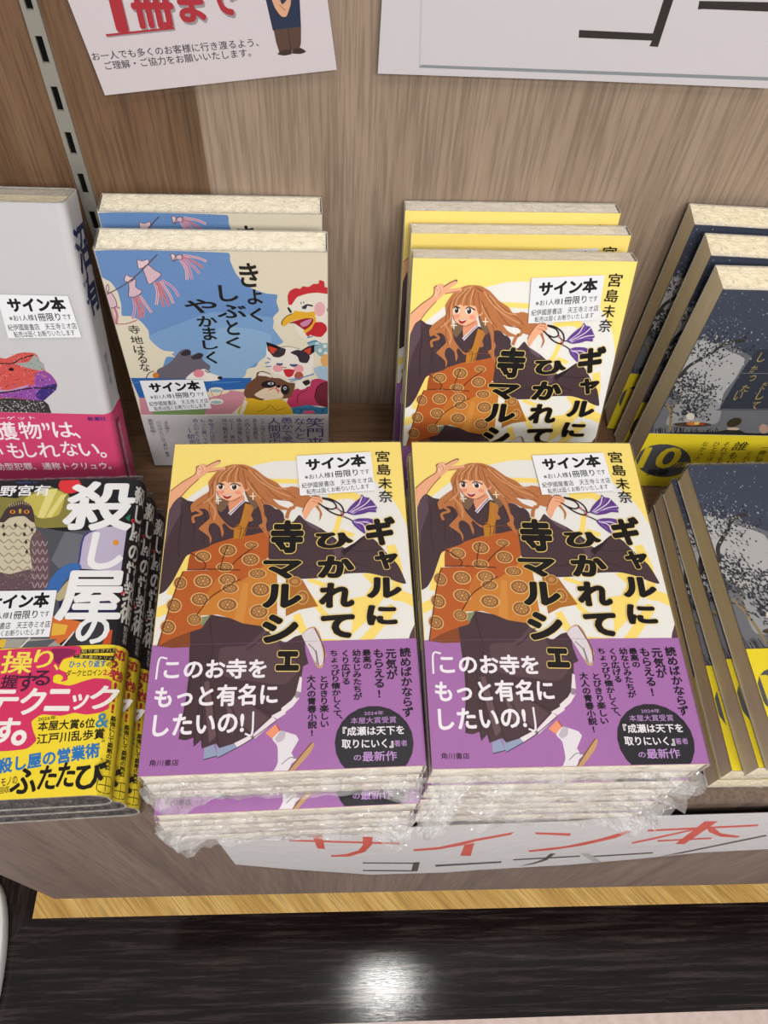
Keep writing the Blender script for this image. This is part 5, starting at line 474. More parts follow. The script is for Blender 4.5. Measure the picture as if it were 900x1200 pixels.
  ["d","#33373f",[37,1502,7,3,20,-72,1508,9,4,24,85,1387,10,7,27,320,1441,6,4,28,-95,1477,10,7,14,143,1417,10,3,23,83,1478,7,7,30,123,1516,8,5,7,246,1328,8,5,9,141,1418,11,7,27,290,1417,6,7,14,-90,1513,12,3,19,90,1371,10,6,27,-82,1513,7,5,15,-84,1382,5,6,30,124,1366,10,4,22,-21,1369,8,6,10,368,1428,13,3,20,296,1424,7,7,4,243,1421,13,3,20,144,1555,9,3,18,270,1452,9,3,20,-9,1420,10,6,14,63,1423,11,5,16,-10,1513,10,4,20,125,1452,11,4,27,-73,1314,7,7,26,9,1385,12,5,25,217,1554,8,5,28,58,1412,8,7,4,240,1412,6,5,2,142,1415,8,6,26,37,1578,7,8,3,297,1472,5,5,11,133,1303,13,5,22,95,1593,13,4,20,-261,1548,11,4,24,202,1428,4,5,10,-120,1471,5,5,10,-80,1413,5,6,31,207,1591,10,4,25,242,1442,6,5,30,123,1506,7,5,16,319,1374,10,4,28,67,1501,10,6,27,-37,1698,5,6,3,-80,1403,8,5,20,1,1424,7,6,30,-51,1399,10,4,22,53,1531,6,6,7,-43,1541,10,5,20,426,1379,8,3,20,89,1415,7,7,7,16,1370,5,7,9,145,1370,10,6,19,-5,1406,13,3,20,202,1357,9,7,11,269,1413,13,5,19,82,1374,7,5,25,-116,1504,6,8,3,-216,1390,7,3,18,116,1442,8,8,12,199,1370,13,4,18,228,1508,8,4,14,-150,1477,5,6,8,-17,1461,8,5,9,181,1536,4,6,2,271,1524,7,5,26,35,1452,6,7,8,-133,1495,8,4,28,-44,1418,6,7,8,-15,1511,8,6,8,229,1415,7,6,16,127,1497,6,7,11,-93,1459,6,7,8,92,1322,10,6,29,265,1433,7,5,4,213,1364,6,5,29,52,1509,13,3,22,57,1570,7,5,21,216,1429,5,8,6,62,1523,5,4,11,187,1414,5,5,11,114,1395,12,7,26,35,1287,8,5,29]],
  ["d","#24262e",[107,1431,10,3,25,119,1423,8,3,23,175,1390,7,6,18,199,1504,7,4,6,81,1471,7,8,8,40,1507,8,6,12,136,1184,11,7,27,271,1562,6,6,6,-125,1481,7,7,5,249,1398,5,4,8,70,1546,7,8,12,154,1301,10,4,15,-198,1432,11,4,22,-10,1508,7,8,10,52,1406,4,7,6,17,1391,13,5,23,71,1520,7,4,23,135,1414,7,6,27,128,1398,7,5,7,-200,1504,4,6,4,54,1405,8,4,20,-79,1514,8,4,14,-102,1432,9,4,18,176,1366,7,8,12,12,1468,12,3,21,-108,1400,11,4,23,179,1316,9,3,23,-178,1270,7,7,29,152,1520,6,5,13,17,1417,10,5,24,81,1404,12,4,22,-33,1465,11,5,24,14,1485,10,3,19,62,1468,8,4,22,-149,1340,7,5,14,346,1428,12,5,19,27,1445,10,5,22,324,1422,12,4,25,-183,1499,10,4,16,204,1350,9,4,17,74,1346,8,7,14,50,1420,7,5,29,25,1394,7,4,30,51,1427,5,5,6,220,1305,12,3,23,189,1422,11,5,22,289,1497,7,5,20,149,1559,10,5,26,352,1463,7,6,31,269,1437,13,3,22,156,1403,8,7,3,317,1409,8,5,29,97,1408,9,3,20,-72,1315,7,3,23,195,1342,7,5,31,100,1498,6,5,8,90,1426,8,7,14,139,1420,6,8,9,168,1486,10,5,27,133,1494,8,4,28,154,1478,9,4,30,231,1439,9,5,31,73,1433,13,5,20,-41,1513,14,3,22,-177,1200,6,6,29,212,1470,6,4,5,-82,1392,7,5,25,133,1445,5,5,4,68,1478,4,6,9,46,1458,7,4,20,111,1385,8,4,16,-207,1506,7,4,16,-7,1383,12,5,22,-46,1354,8,4,22,127,1560,8,4,20,447,1380,12,4,23,192,1349,11,4,26,157,1281,10,4,23,-76,1278,10,7,14,234,1385,5,7,13,349,1450,9,4,24,177,1454,6,7,13,-95,1453,7,6,28,272,1531,13,4,23,201,1356,10,4,18,155,1400,10,3,22,108,1481,5,8,11]],
  ["d","#8890A4",[635,1558,3,3,0,155,1656,2,5,0,140,1668,3,4,0,290,1577,3,5,0,610,1496,4,6,0,619,1528,3,4,0,13,1821,4,3,0,240,1658,3,3,0,294,1512,2,4,0,290,1798,3,4,0,184,1635,3,4,0,156,1625,2,3,0,59,1793,3,3,0,366,1710,4,4,0,463,1568,4,5,0,585,1613,4,5,0,449,1580,2,5,0,216,1779,2,4,0,209,1743,4,4,0,99,1789,3,3,0,588,1573,3,3,0,15,1799,3,3,0,171,1701,2,4,0,337,1595,2,4,0]],
  ["d","#A8A894",[197,1645,4,3,0,434,1704,4,3,0,224,1488,3,4,0,389,1579,2,3,0,28,1745,4,3,0,179,1808,3,2,0,504,1737,4,5,0,490,1672,4,4,0,175,1615,4,4,0,597,1493,4,4,0,412,1767,3,4,0,453,1864,4,4,0,256,1541,4,4,0,122,1682,2,3,0,501,1577,4,4,0,296,1827,3,3,0,489,1512,3,4,0,571,1515,4,3,0,465,1593,3,3,0,420,1780,3,3,0,160,1663,4,4,0,46,1640,3,3,0,435,1553,3,5,0,295,1819,2,4,0,441,1507,3,4,0,71,1821,3,3,0]],
  ["d","#C8CCD4",[238,1597,4,5,0,114,1745,2,4,0,275,1741,2,3,0,209,1727,2,3,0,24,1849,3,3,0,499,1512,2,5,0,388,1531,3,4,0,247,1816,4,3,0,206,1531,4,3,0,137,1602,4,4,0,538,1512,2,5,0,301,1703,3,5,0,559,1494,4,4,0,521,1552,4,4,0,93,1594,3,5,0,304,1827,2,4,0,593,1565,2,4,0,115,1855,3,4,0,403,1739,2,4,0,317,1714,4,4,0]],
  ["d","#9AA2B8",[200,1551,3,5,0,-5,1558,3,3,0,-40,1671,2,5,0,178,1656,2,3,0,187,1624,3,3,0,83,1565,3,3,0,89,1550,3,4,0,0,1671,2,4,0,216,1577,3,4,0,204,1506,3,4,0,87,1633,3,3,0,104,1512,3,4,0,4,1610,3,4,0,165,1508,2,3,0,163,1512,3,5,0,155,1676,3,3,0,170,1539,3,3,0,35,1649,3,4,0,117,1581,3,4,0,37,1504,3,4,0,93,1642,2,3,0,167,1534,2,3,0,61,1627,3,3,0,21,1605,3,4,0,-38,1650,2,4,0,116,1650,2,5,0,-17,1544,3,4,0,61,1545,3,4,0,139,1572,3,5,0,142,1593,2,4,0,87,1557,3,3,0,28,1542,3,5,0,4,1597,2,3,0,37,1628,3,3,0,71,1662,3,3,0,184,1625,2,3,0,101,1666,3,4,0,42,1561,3,3,0,244,1525,3,5,0,25,1654,2,5,0]],
  ["p","#24262A",0,[-1,583,39,618,208,639,442,650,514,675,598,674,652,645,797,645,1210,655,1236,604]],["s","#1e2024",0.45,[337,625,314,665]],["s","#1e2024",0.45,[399,627,383,672]],["s","#1e2024",0.45,[430,628,415,666]],["s","#1e2024",0.45,[284,624,280,660]],["s","#1e2024",0.45,[80,619,58,667]],["s","#1e2024",0.45,[176,622,147,696]],["s","#1e2024",0.45,[223,623,217,679]],
  ["s","#1e2024",0.45,[113,620,95,667]],["s","#1e2024",0.45,[21,618,-1,668]],["s","#1e2024",0.45,[185,622,167,691]],["s","#1e2024",0.45,[39,618,38,659]],["s","#1e2024",0.45,[319,625,299,691]],["s","#1e2024",0.45,[81,619,67,662]],["s","#1e2024",0.45,[232,623,208,694]],["s","#1e2024",0.45,[467,629,440,685]],["s","#1e2024",0.45,[398,627,388,685]],["s","#1e2024",0.45,[226,623,218,675]],
  ["s","#1e2024",0.45,[66,619,41,678]],["s","#1e2024",0.45,[10,618,-9,651]],["s","#1e2024",0.45,[411,627,398,688]],["s","#1e2024",0.45,[177,622,164,694]],["s","#1e2024",0.45,[218,623,202,663]],["s","#1e2024",0.45,[340,626,342,656]],["s","#1e2024",0.45,[302,625,296,672]],["s","#1e2024",0.45,[108,620,89,682]],["s","#1e2024",0.45,[448,628,429,698]],["s","#1e2024",0.45,[322,625,313,664]],
  ["s","#1e2024",0.45,[79,619,60,689]],["s","#1e2024",0.45,[215,623,192,681]],["s","#1e2024",0.45,[206,622,183,692]],["s","#1e2024",0.45,[263,624,239,666]],["s","#1e2024",0.45,[26,618,3,692]],["s","#1e2024",0.45,[386,627,384,667]],["s","#1e2024",0.45,[229,623,215,663]],["s","#1e2024",0.45,[46,619,27,671]],["s","#1e2024",0.45,[92,620,73,678]],["s","#1e2024",0.45,[76,619,62,674]],
  ["s","#1e2024",0.45,[69,619,50,683]],["s","#1e2024",0.45,[283,624,265,666]],["s","#1e2024",0.45,[298,625,265,683]],["s","#1e2024",0.45,[375,626,358,665]],["s","#1e2024",0.45,[425,628,422,668]],["s","#1e2024",0.45,[214,623,190,693]],["s","#1e2024",0.45,[151,621,134,659]],["s","#1e2024",0.45,[388,627,378,666]],["s","#1e2024",0.45,[216,623,201,681]],["e","#4A3C30",257,723,130,3,9,-24],
  ["e","#C8743A",256,732,40,1,7,-18],["e","#E0C060",285,736,22,1,6,-15],["e","#A83A2C",318,730,20,0,5,-13],["e","#D8D0C4",214,803,28,1,14,-38],["e","#B8B0A8",209,763,16,0,6,-16],["e","#3A3426",528,754,39,27,26,-41],["e","#C8B49C",549,686,43,1,6,-15],["p","#2a2826",1,[483,651,516,672,599,670,626,632,482,629]],["e","#B89484",754,694,31,1,23,-50],
  ["c","#B59C5C","し",44.3,136.8,4.5,7.9,0.026,-0.006,-0.006],["c","#B59C5C","か",43.7,126.8,3.7,6.6,0.026,-0.006,-0.006],["c","#B59C5C","っ",46.4,118.5,3.8,5.3,0.025,-0.006,-0.006],["c","#B59C5C","た",46.0,109.1,5.2,6.3,0.025,-0.006,-0.006],["c","#B59C5C","い",44.5,102.0,4.8,8.8,0.025,-0.006,-0.006],["c","#B59C5C","し",58.4,103.5,4.8,9.6,0.025,-0.006,-0.006],
  ["c","#B59C5C","て",59.2,93.0,4.9,6.7,0.025,-0.006,-0.006],["c","#B59C5C","だ",56.8,111.9,3.3,7.0,0.025,-0.006,-0.006],
 ],
 'D_band': [
  [0.3,0.3,129.7,61.8],["e","#55575B",202,312,196,4,67,-196],["c","#E6CE34","10",16.8,34.8,27.8,24.7,0.023,0.02,0.02],["c","#E6CE34","万部",34.6,27.5,10.9,6.6,0.023,0.012,0.012],["c","#1c1c1c","突破",20.7,17.5,15.4,8.1,0.022,0.03,0.03],["v","#2a2818","なかった",42.0,54.7,43.9,31.7,5.0,0.004],["v","#2a2818","ひとりぼっち",49.8,54.9,54.2,20.6,5.0,0.004],["v","#2a2818","それでも私は",56.6,55.0,61.9,20.7,5.0,0.004],
  ["v","#2a2818","くれた",77.2,45.3,78.9,27.8,5.6,0.004],["v","#2a2818","一番に思い",85.0,51.7,88.9,25.2,6.2,0.004],["v","#2a2818","誰",66.5,55.3,68.8,45.1,11,0.01],["v","#2a2818","もいな",66.5,44.1,70.7,17.1,7,0.01],
 ],
 'notice': [
  None,["p","#D8CED2",0,[-60,476,1,25,1184,197,1141,520,1032,1179,-134,1007]],["c","#9A9296","1",16.4,42.4,6.0,19.2,0.037,0.05,0.05],["c","#B02C38","1",15.9,43.5,6.0,19.1,0.037,0.04,0.04],["c","#9A9296","冊",32.9,44.7,19.9,19.3,0.037,0.05,0.05],["c","#B02C38","冊",32.3,45.8,19.8,19.2,0.037,0.04,0.04],["c","#9A9296","ま",51.0,46.8,12.7,16.4,0.037,0.05,0.05],
  ["c","#B02C38","ま",50.4,47.9,12.7,16.3,0.037,0.04,0.04],["c","#9A9296","で",65.8,49.7,13.9,15.0,0.037,0.05,0.05],["c","#B02C38","で",65.1,50.8,13.8,14.9,0.037,0.04,0.04],["s","#9A9296",0.8,[81,317,413,362]],["s","#B02C38",1.0,[77,324,409,370]],["h","#2a2428","お一人でも多くのお客様に行き渡るよう、",39.4,26.9,82.5,4.1,0.12,0.006],["h","#2a2428","ご理解・ご協力をお願いいたします。",39.9,22.2,73.2,4.1,0.126,0.006],
  ["p","#22304A",0,[836,617,1010,624,1013,398,877,375]],["p","#5A4034",0,[881,377,1013,398,1010,322,1000,287,902,273,890,318]],["s","#3c2a24",0.5,[951,384,958,284]],["p","#3A2A24",1,[891,265,929,287,963,284,962,267,922,258]],["p","#3A2A24",1,[962,271,976,292,1007,298,1034,282,1006,269]],["p","#E0AA88",1,[873,547,905,548,929,494,967,532,969,499,946,442,922,441,894,478]],
  ["s","#A87058",0.4,[915,493,943,466]],
 ],
 'notice_film': [
  None,["p","#fff",0,[-99,474,-26,-9,3,-11,490,78,1206,183,1157,521,1033,1192,-186,1005]],
 ],
 'board': [
  None,["p","#D4CED2",0,[-2,17,1011,18,2035,11,1655,924,9,857]],["p","#8C9296",0,[201,69,1996,69,2006,50,203,54]],["p","#C4C2C4",0,[202,61,211,61,158,863,149,863]],["p","#2E2826",0,[964,263,1330,260,1330,411,1344,626,1386,627,1377,413,1377,197,1333,199,1337,226,971,227]],["p","#2E2826",0,[1509,376,1502,414,1844,421,1863,379,1531,379]],["p","#2E2826",0,[919,609,1386,627,1395,593,924,575]],
 ],
 'board_film': [
  None,["p","#fff",0,[-18,-1,1017,-6,1854,-18,2060,-18,1666,939,-10,871]],
 ],
 'shelf_sign': [
  None,["p","#DADBDF",0,[-11,128,41,40,63,-1159,446,-1420,1075,-1763,1673,-1729,1911,-1633,2601,-1474,3061,-1268,3484,-1029,3946,-941,4293,-655,3711,425,3365,308,2970,283,2575,258,2199,156,1601,107,897,14,428,91]],["p","#D8361A",0,[498,-259,1213,-434,1218,-501,495,-322]],["p","#D8361A",0,[646,-140,708,-145,722,-611,671,-594]],
  ["p","#D8361A",0,[966,-219,1030,-225,1034,-494,996,-746,890,-922,762,-921,758,-857,867,-819,951,-682,974,-488]],["p","#D8361A",0,[1322,-684,1502,-609,1719,-341,1925,-143,1918,-239,1720,-435,1647,-577,1491,-714,1337,-758]],["p","#D8361A",0,[1662,-556,1721,-494,1766,-992,1688,-971]],["p","#D8361A",0,[2060,-165,2309,-219,2325,-309,2083,-232]],
  ["p","#D8361A",0,[2148,-809,2400,-657,2563,-410,2659,-175,2707,-190,2655,-418,2495,-666,2319,-814,2171,-877]],["p","#D8361A",0,[2790,-144,3471,-35,3489,-98,2807,-209]],["p","#D8361A",0,[3072,86,3159,80,3227,-676,3158,-669]],["p","#D8361A",0,[2813,-575,3105,-118,3136,-142,2947,-480,2845,-626]],["p","#D8361A",0,[3168,-123,3218,-127,3337,-310,3518,-417,3520,-475,3385,-428,3242,-269]],
  ["p","#D8361A",0,[2979,-507,3336,-446,3348,-506,2996,-568]],["p","#26282a",0,[992,-1172,1382,-1231,1387,-1288,993,-1228]],["p","#26282a",0,[1369,-1216,1417,-1208,1436,-1651,1385,-1629]],["p","#26282a",0,[1001,-1519,1399,-1584,1404,-1647,1003,-1581]],["p","#26282a",0,[1546,-1350,2034,-1240,2047,-1316,1556,-1438]],["p","#26282a",0,[2107,-1161,2585,-1058,2600,-1116,2118,-1220]],
  ["p","#26282a",0,[2338,-949,2380,-953,2378,-1235,2313,-1408,2213,-1490,2306,-1316,2343,-1159]],["p","#26282a",0,[2648,-1093,3104,-975,3123,-1032,2664,-1151]],["p","#26282a",0,[3220,-1170,3676,-385,3710,-434,3343,-1056]],["p","#B4B8B8",0,[2563,-973,2618,-951,2831,-1362,2795,-1419]],
 ],
 'sign_film': [
  None,["p","#fff",0,[-24,165,32,69,46,-1213,443,-1495,1078,-1845,1683,-1810,1925,-1729,2625,-1572,3091,-1361,3518,-1116,3986,-1027,4361,-736,3703,477,3344,354,2952,329,2561,304,2188,204,1594,156,896,61,431,137]],
 ],
}

# ------------------------------------------------------------------ the setting
M_WALL_DARK = wood('dark_oak_panel', ('#513D2C', '#624935', '#6D543F'), 'z', 54, .34, .5)
M_WALL_PALE = wood('pale_oak_panel', ('#7C6A5A', '#877565', '#8E7C6C'), 'z', 54, .28, .5)
M_SHELF = wood('brown_oak_shelf', ('#4A3424', '#5E4431', '#6E523C'), 'x', 40, .3, .42)
M_PANEL = wood('grey_brown_oak_front', ('#504239', '#615147', '#6D5E53'), 'z', 34, .30, .5, .3, 0, .8)
M_PARQUET = wood('yellow_parquet', ('#A67C3C', '#C49C55', '#D8B470'), 'y', 40, .35, .4, .4, -.75)
M_BORDER = wood('black_floor_border', ('#120C0C', '#1E1717', '#423836'), 'x', 170, .62, .09, .4, bump=.05)
M_TILE, nt, b, N, L = nodes('beige_floor_tile')
n = N('ShaderNodeTexNoise'); n.inputs['Scale'].default_value = 90; n.inputs['Detail'].default_value = 5
tc = N('ShaderNodeTexCoord'); L(tc.outputs['Object'], n.inputs['Vector'])
r = N('ShaderNodeValToRGB'); r.color_ramp.elements[0].position = .35; r.color_ramp.elements[1].position = .65
r.color_ramp.elements[0].color = lin('#B4A098'); r.color_ramp.elements[1].color = lin('#C0ACA4'); L(n.outputs['Fac'], r.inputs[0]); L(r.outputs[0], b.inputs['Base Color'])
b.inputs['Roughness'].default_value = .6
M_METAL = plain('#B6B4AA', .42, .4, .6); M_BLACK = plain('#060606', .8, .1)

mb = MB()
XS = 0.0191                     # seam between the two panels
mb.box(-1.3, YW, 0, XS, YW+.03, 2.8, M_WALL_DARK)
mb.box(XS, YW, 0, 2.0, YW+.03, 2.8, M_WALL_PALE)
structure(link('wall_back', mb.mesh('wall_back')))

mb = MB()
IX, IY, OX, OY = -.2932, .0203, -.4152, -.1035   # inner and outer corner of the black border
def fl(pts, m): mb.face([(x, y, 0) for x, y in pts], m)
fl([(IX, IY), (2.0, IY), (2.0, YW), (IX, YW)], M_PARQUET)
fl([(OX, OY), (2.0, OY+.006), (2.0, IY), (IX, IY)], M_BORDER)
M_BORDER_Y = wood('black_floor_border_side', ('#120C0C', '#1E1717', '#423836'), 'y', 170, .62, .09, .4, bump=.05)
fl([(OX, YW), (OX, OY), (IX, IY), (IX, YW)], M_BORDER_Y)
fl([(-1.3, -1.6), (2.0, -1.6), (2.0, OY+.006), (OX, OY), (-1.3, OY)], M_TILE)
fl([(-1.3, OY), (OX, OY), (OX, YW), (-1.3, YW)], M_TILE)
structure(link('floor', mb.mesh('floor')))

# shelf: board, front panel, side panel
shelf = tag(bpy.data.objects.new('display_shelf', None), 'brown wooden display shelf carrying all the books, with a deep front panel', 'shelf'); C.objects.link(shelf)
shelf.location = (.4, YW, SH-.35)
def shelf_part(name, x0, y0, z0, x1, y1, z1, m, bev=.0008):
    mb = MB(); lx, ly, lz = shelf.location
    mb.box(x0-lx, y0-ly, z0-lz, x1-lx, y1-ly, z1-lz, m); o = link(name, mb.mesh(name), shelf)
    bm = bmesh.new(); bm.from_mesh(o.data); bmesh.ops.bevel(bm, geom=bm.edges[:], offset=bev, segments=2, affect='EDGES'); bm.to_mesh(o.data); bm.free()
    return o
XL, XR = -.168, 1.25
shelf_part('shelf_board', XL, YF+.0185, SH-.022, XR, YW, SH, M_SHELF)
shelf_part('front_panel', XL, YF, SH-.3518, XR, YF+.018, SH, M_PANEL)
shelf_part('side_panel', XL, YF+.0185, SH-.3518, XL+.018, YW, SH-.0225, M_PANEL)
shelf_part('side_panel', XR-.018, YF+.0185, SH-.3518, XR, YW, SH-.0225, M_PANEL)

# slotted steel upright let into the wall
rail = tag(bpy.data.objects.new('slotted_upright', None), 'narrow steel upright with black slots running up the dark wood wall', 'shelf rail'); C.objects.link(rail)
rail.location = (-.0517, YW, SH)
hx, d = .0040, .0022
mb = MB(); zt = .75
zs = []; z = .2712-.0248*10
while z < zt: zs.append(z); z += .0248
prev = 0.0
for z in zs:
    z0, z1 = z-.0131, z
    if z0 < .004: continue
    mb.box(-hx, -d, prev, hx, 0, z0, M_METAL)
    mb.box(-hx, -d, z0, -.0017, 0, z1, M_METAL); mb.box(.0017, -d, z0, hx, 0, z1, M_METAL); prev = z1
mb.box(-hx, -d, prev, hx, 0, zt, M_METAL)
link('slotted_strip', mb.mesh('slotted_strip'), rail)
mb = MB(); mb.box(-.0018, -.0006, 0, .0018, -.0001, zt, M_BLACK); link('slot_channel', mb.mesh('slot_channel'), rail)

# ------------------------------------------------------------------ notices
def sheet(name, origin, art, film_art, label, cat, rot=None, bow=0.0):
    root = tag(bpy.data.objects.new(name, None), label, cat); C.objects.link(root); root.location = origin
    def bulge(u): return -bow*math.sin(max(0, min(1, (u+20)/420))*math.pi)
    mb = MB(); print_art(mb, [None]+ART[art][1:], .0005, lambda u, v, z: (u/1000, -z+bulge(u), v/1000), .4, .35)
    link('printed_paper', mb.mesh('printed_paper'), root)
    mb = MB(); print_art(mb, [None]+ART[film_art][1:], .0010, lambda u, v, z: (u/1000, -z+bulge(u), v/1000))
    me = mb.mesh('laminate_film'); me.materials.clear(); me.materials.append(M_LAMINATE)
    link('laminate_film', me, root)
    return root
sheet('notice_sheet', (-.0263, YW-.004, SH+.2415), 'notice', 'notice_film', 'tilted laminated white notice with red lettering and a clerk in a navy apron', 'notice')
sheet('sign_board', (.1129, YW-.004, SH+.2583), 'board', 'board_film', 'large laminated white sign with grey frame line and black strokes, upper right of wall', 'sign')
sheet('shelf_sign', (.0136, YF-.004, SH-.0373), 'shelf_sign', 'sign_film', 'laminated white strip sign with red lettering stuck on the shelf front', 'sign')

# ------------------------------------------------------------------ books
def arc(cx_, cz_, r, a0, a1, n):
    return [(cx_+r*math.cos(a0+(a1-a0)*k/n), cz_+r*math.sin(a0+(a1-a0)*k/n)) for k in range(n+1)]
def wrap_profile(W, T, r, off, x0=0.0):
    """outline of a jacket seen from the head: front board, rounded spine corners, back board"""
    W += off; n = 6
    return [(x0, off)] + arc(W-r, off-r, r, math.pi/2, 0, n) + arc(W-r, -T-off+r, r, 0, -math.pi/2, n) + [(x0, -T-off)]
def wrap(mb, prof, inner, y0, y1, mats, half):
    n = len(prof); v = []
    for y in (y0, y1):
        v += [(x, y, z) for x, z in prof]
    for y in (y0, y1):
        v += [(x, y, z) for x, z in inner]
    for i in range(n-1):
        m = mats[0] if i < 1 else (mats[2] if i >= n-2 else mats[1])
        mb.geo([v[i], v[i+1], v[n+i+1], v[n+i]], [(0, 1, 2, 3)], m, True)
        mb.geo([v[2*n+i], v[2*n+i+1], v[3*n+i+1], v[3*n+i]], [(3, 2, 1, 0)], half)
        mb.geo([v[i], v[i+1], v[2*n+i+1], v[2*n+i]], [(3, 2, 1, 0)], half)
        mb.geo([v[n+i], v[n+i+1], v[3*n+i+1], v[3*n+i]], [(0, 1, 2, 3)], half)
    for i in (0, n-1): mb.geo([v[i], v[n+i], v[3*n+i], v[2*n+i]], [(0, 1, 2, 3)], mats[0])
def crinkle(p, a, f): return a*noise.noise(Vector(p)*f)
def film_mesh(W, H, T, seed, ears, seam=True):
    """shrink film round a closed book: smooth faces, crumpled ends, gathered corners at the tail"""
    mb = MB(); d = .0003; df = .0008; rng = random.Random(seed); ofs = rng.uniform(0, 50)
    x0, x1, y0, y1, z0, z1 = -d, W+d, -d, H+d, -T-d, df
    def grid(fn, nu, nv, m):
        vs = [fn(i/nu, j/nv) for j in range(nv+1) for i in range(nu+1)]
        mb.geo(vs, [(j*(nu+1)+i, j*(nu+1)+i+1, (j+1)*(nu+1)+i+1, (j+1)*(nu+1)+i) for j in range(nv) for i in range(nu)], m, True)
    grid(lambda u, v: (x0+(x1-x0)*u, y0+(y1-y0)*v, z1+crinkle((u*9+ofs, v*12, 0), .0003, 1)*math.sin(u*math.pi)*math.sin(v*math.pi)), 14, 18, M_FILM)
    grid(lambda u, v: (x1-(x1-x0)*u, y0+(y1-y0)*v, z0), 4, 4, M_FILM)
    grid(lambda u, v: (x0, y0+(y1-y0)*v, z0+(z1-z0)*u), 2, 24, M_FILM)
    grid(lambda u, v: (x1, y0+(y1-y0)*v, z1-(z1-z0)*u), 2, 24, M_FILM)
    for y, s, amp in ((y0, -1, .0016), (y1, 1, .0008)):
        def end(u, v):
            x = x0+(x1-x0)*u; z = z0+(z1-z0)*v; e = math.sin(math.pi*v)
            k = abs(crinkle((x*160+ofs, v*1.6, s*3), 1, 1))*e*amp + abs(crinkle((x*420+ofs, v*4, s), 1, 1))*e*amp*.6
            return (x, y+s*k*1.6, z)
        grid((lambda u, v: end(1-u, v)) if s > 0 else end, 70, 5, M_CRINKLE)
    if seam: grid(lambda u, v: (x0+(x1-x0)*u, y1+.0004+abs(noise.noise(Vector((u*40+ofs, v*2, 9))))*.0012, df+.0002-.0022*v+noise.noise(Vector((u*30+ofs, v*2, 4)))*.0006), 60, 2, M_FLAP)   # crimped seam along the head
    if ears:                                              # loose crumpled seam at the tail, longest at the corners
        nu, nv = 46, 4
        def flap(u, v):
            x = x0+(x1-x0)*u; c = abs(2*u-1)
            k = noise.noise(Vector((u*7+ofs, 3, 1))); k2 = noise.noise(Vector((u*23+ofs, v*2, 7)))
            lobe = math.sin(math.pi*min(1, max(0, (c-.62)/.38))**1.6)
            ln = ears*(.20+.35*max(0, k+.25)+.60*lobe)*(1+.35*k2)
            sg = 1 if u > .5 else -1
            xx = x-sg*.010*max(0, c-.7)/.3*(1-v)+sg*v*ln*.25*max(0, c-.75)/.25
            zz = -T*.5+(noise.noise(Vector((u*31+ofs, v*3, 2)))*.0045+noise.noise(Vector((u*11+ofs, v, 5)))*.004)*(.35+v)
            return (xx, y0-.0006-v*ln, max(z0, min(z1, zz)))
        grid(flap, nu, nv, M_FLAP)
    return mb.mesh('shrink_wrap')
def make_book(name, W, H, T, cover, art, band=None, band_art=None, sticker=None, page=M_PAGE, hard=False, edge='#E4DED4', rs=.0052, flap=None, spine=None, back=None, band_spine=None, seed=1, spine_art=None, band_spine_art=None, ears=0):
    root = bpy.data.objects.new(name, None); C.objects.link(root); root.empty_display_size = .02
    W, H, T = W/1000, H/1000, T/1000
    mb = MB()
    if hard: mb.box(.0035, .0035, -T+.0027, W-.0052, H-.0035, -.0027, page)
    else: mb.box(.0006, .0006, -T+.0005, W-.0012, H-.0006, -.0005, page)
    link('page_block', mb.mesh('page_block'), root)
    mb = MB(); r = rs if hard else .0011; th = .0005 if hard else .00035
    mats = [plain(cover, .42, .2), plain(spine or cover, .42, .2), plain(back or cover, .42, .2)]
    wrap(mb, wrap_profile(W, T, r, 0), wrap_profile(W, T, max(r-th, .0003), -th), 0, H, mats, plain('#E4DED4', .6, .2))
    if hard:                                              # case boards under the jacket
        bb = MB(); bmt = plain(edge, .6, .2); wrap(bb, wrap_profile(W, T, r-.0006, -.0006, .0004), wrap_profile(W, T, max(r-.0024, .0006), -.0024, .0004), .0006, H-.0006, [bmt]*3, bmt); link('case_boards', bb.mesh('case_boards'), root)
    flat = lambda u, v, z: (u/1000, v/1000, z)
    def side(u, v, z):                                    # u runs round the spine from the front board to the back, in mm
        q = u/1000; a = r*math.pi/2; f = T-2*r
        if q < 0: return (W-r+q, v/1000, z)
        if q < a: t = q/r; return (W-r+(r+z)*math.sin(t), v/1000, -r+(r+z)*math.cos(t))
        if q < a+f: return (W+z, v/1000, -r-(q-a))
        t = (q-a-f)/r; return (W-r+(r+z)*math.cos(t), v/1000, -T+r-(r+z)*math.sin(t))
    print_art(mb, ART[art], .00003, flat)
    if spine_art: print_art(mb, spine_art, .00003, side)
    link('cover', mb.mesh('cover'), root)
    if band:
        mb = MB(); bh = band[0]/1000; o = .0003
        bm_ = [plain(band[1], .42, .2), plain(band_spine or band[1], .42, .2), plain(band[1], .42, .2)]
        pr = wrap_profile(W, T, r+o, o, -.0001); wrap(mb, pr, wrap_profile(W, T, r+.0001, .0001, -.0001), .0001, bh, bm_, plain('#E4DED4', .6, .2))
        print_art(mb, ART[band_art], o+.00003, flat)
        if band_spine_art: print_art(mb, band_spine_art, o+.00003, side)
        if flap: mb.box(.0002, .0004, -.0062, flap/1000, bh, -.0024, bm_[0])
        link('belly_band', mb.mesh('belly_band'), root)
    link('shrink_wrap', film_mesh(W, H, T, seed, ears), root)
    if sticker:
        mb = MB(); print_art(mb, [None]+ART[sticker][1:], .0011, flat, .5, .3)
        o = link('sticker', mb.mesh('sticker'), root); o['label'] = 'white signed-copy sticker'
    return root
def dup(root, skip=()):
    r = root.copy(); C.objects.link(r)
    for ch in list(root.children):
        if ch.name.split('.')[0] in skip: continue
        c = ch.copy(); C.objects.link(c); c.parent = r; c.matrix_parent_inverse = ch.matrix_parent_inverse.copy()
    return r
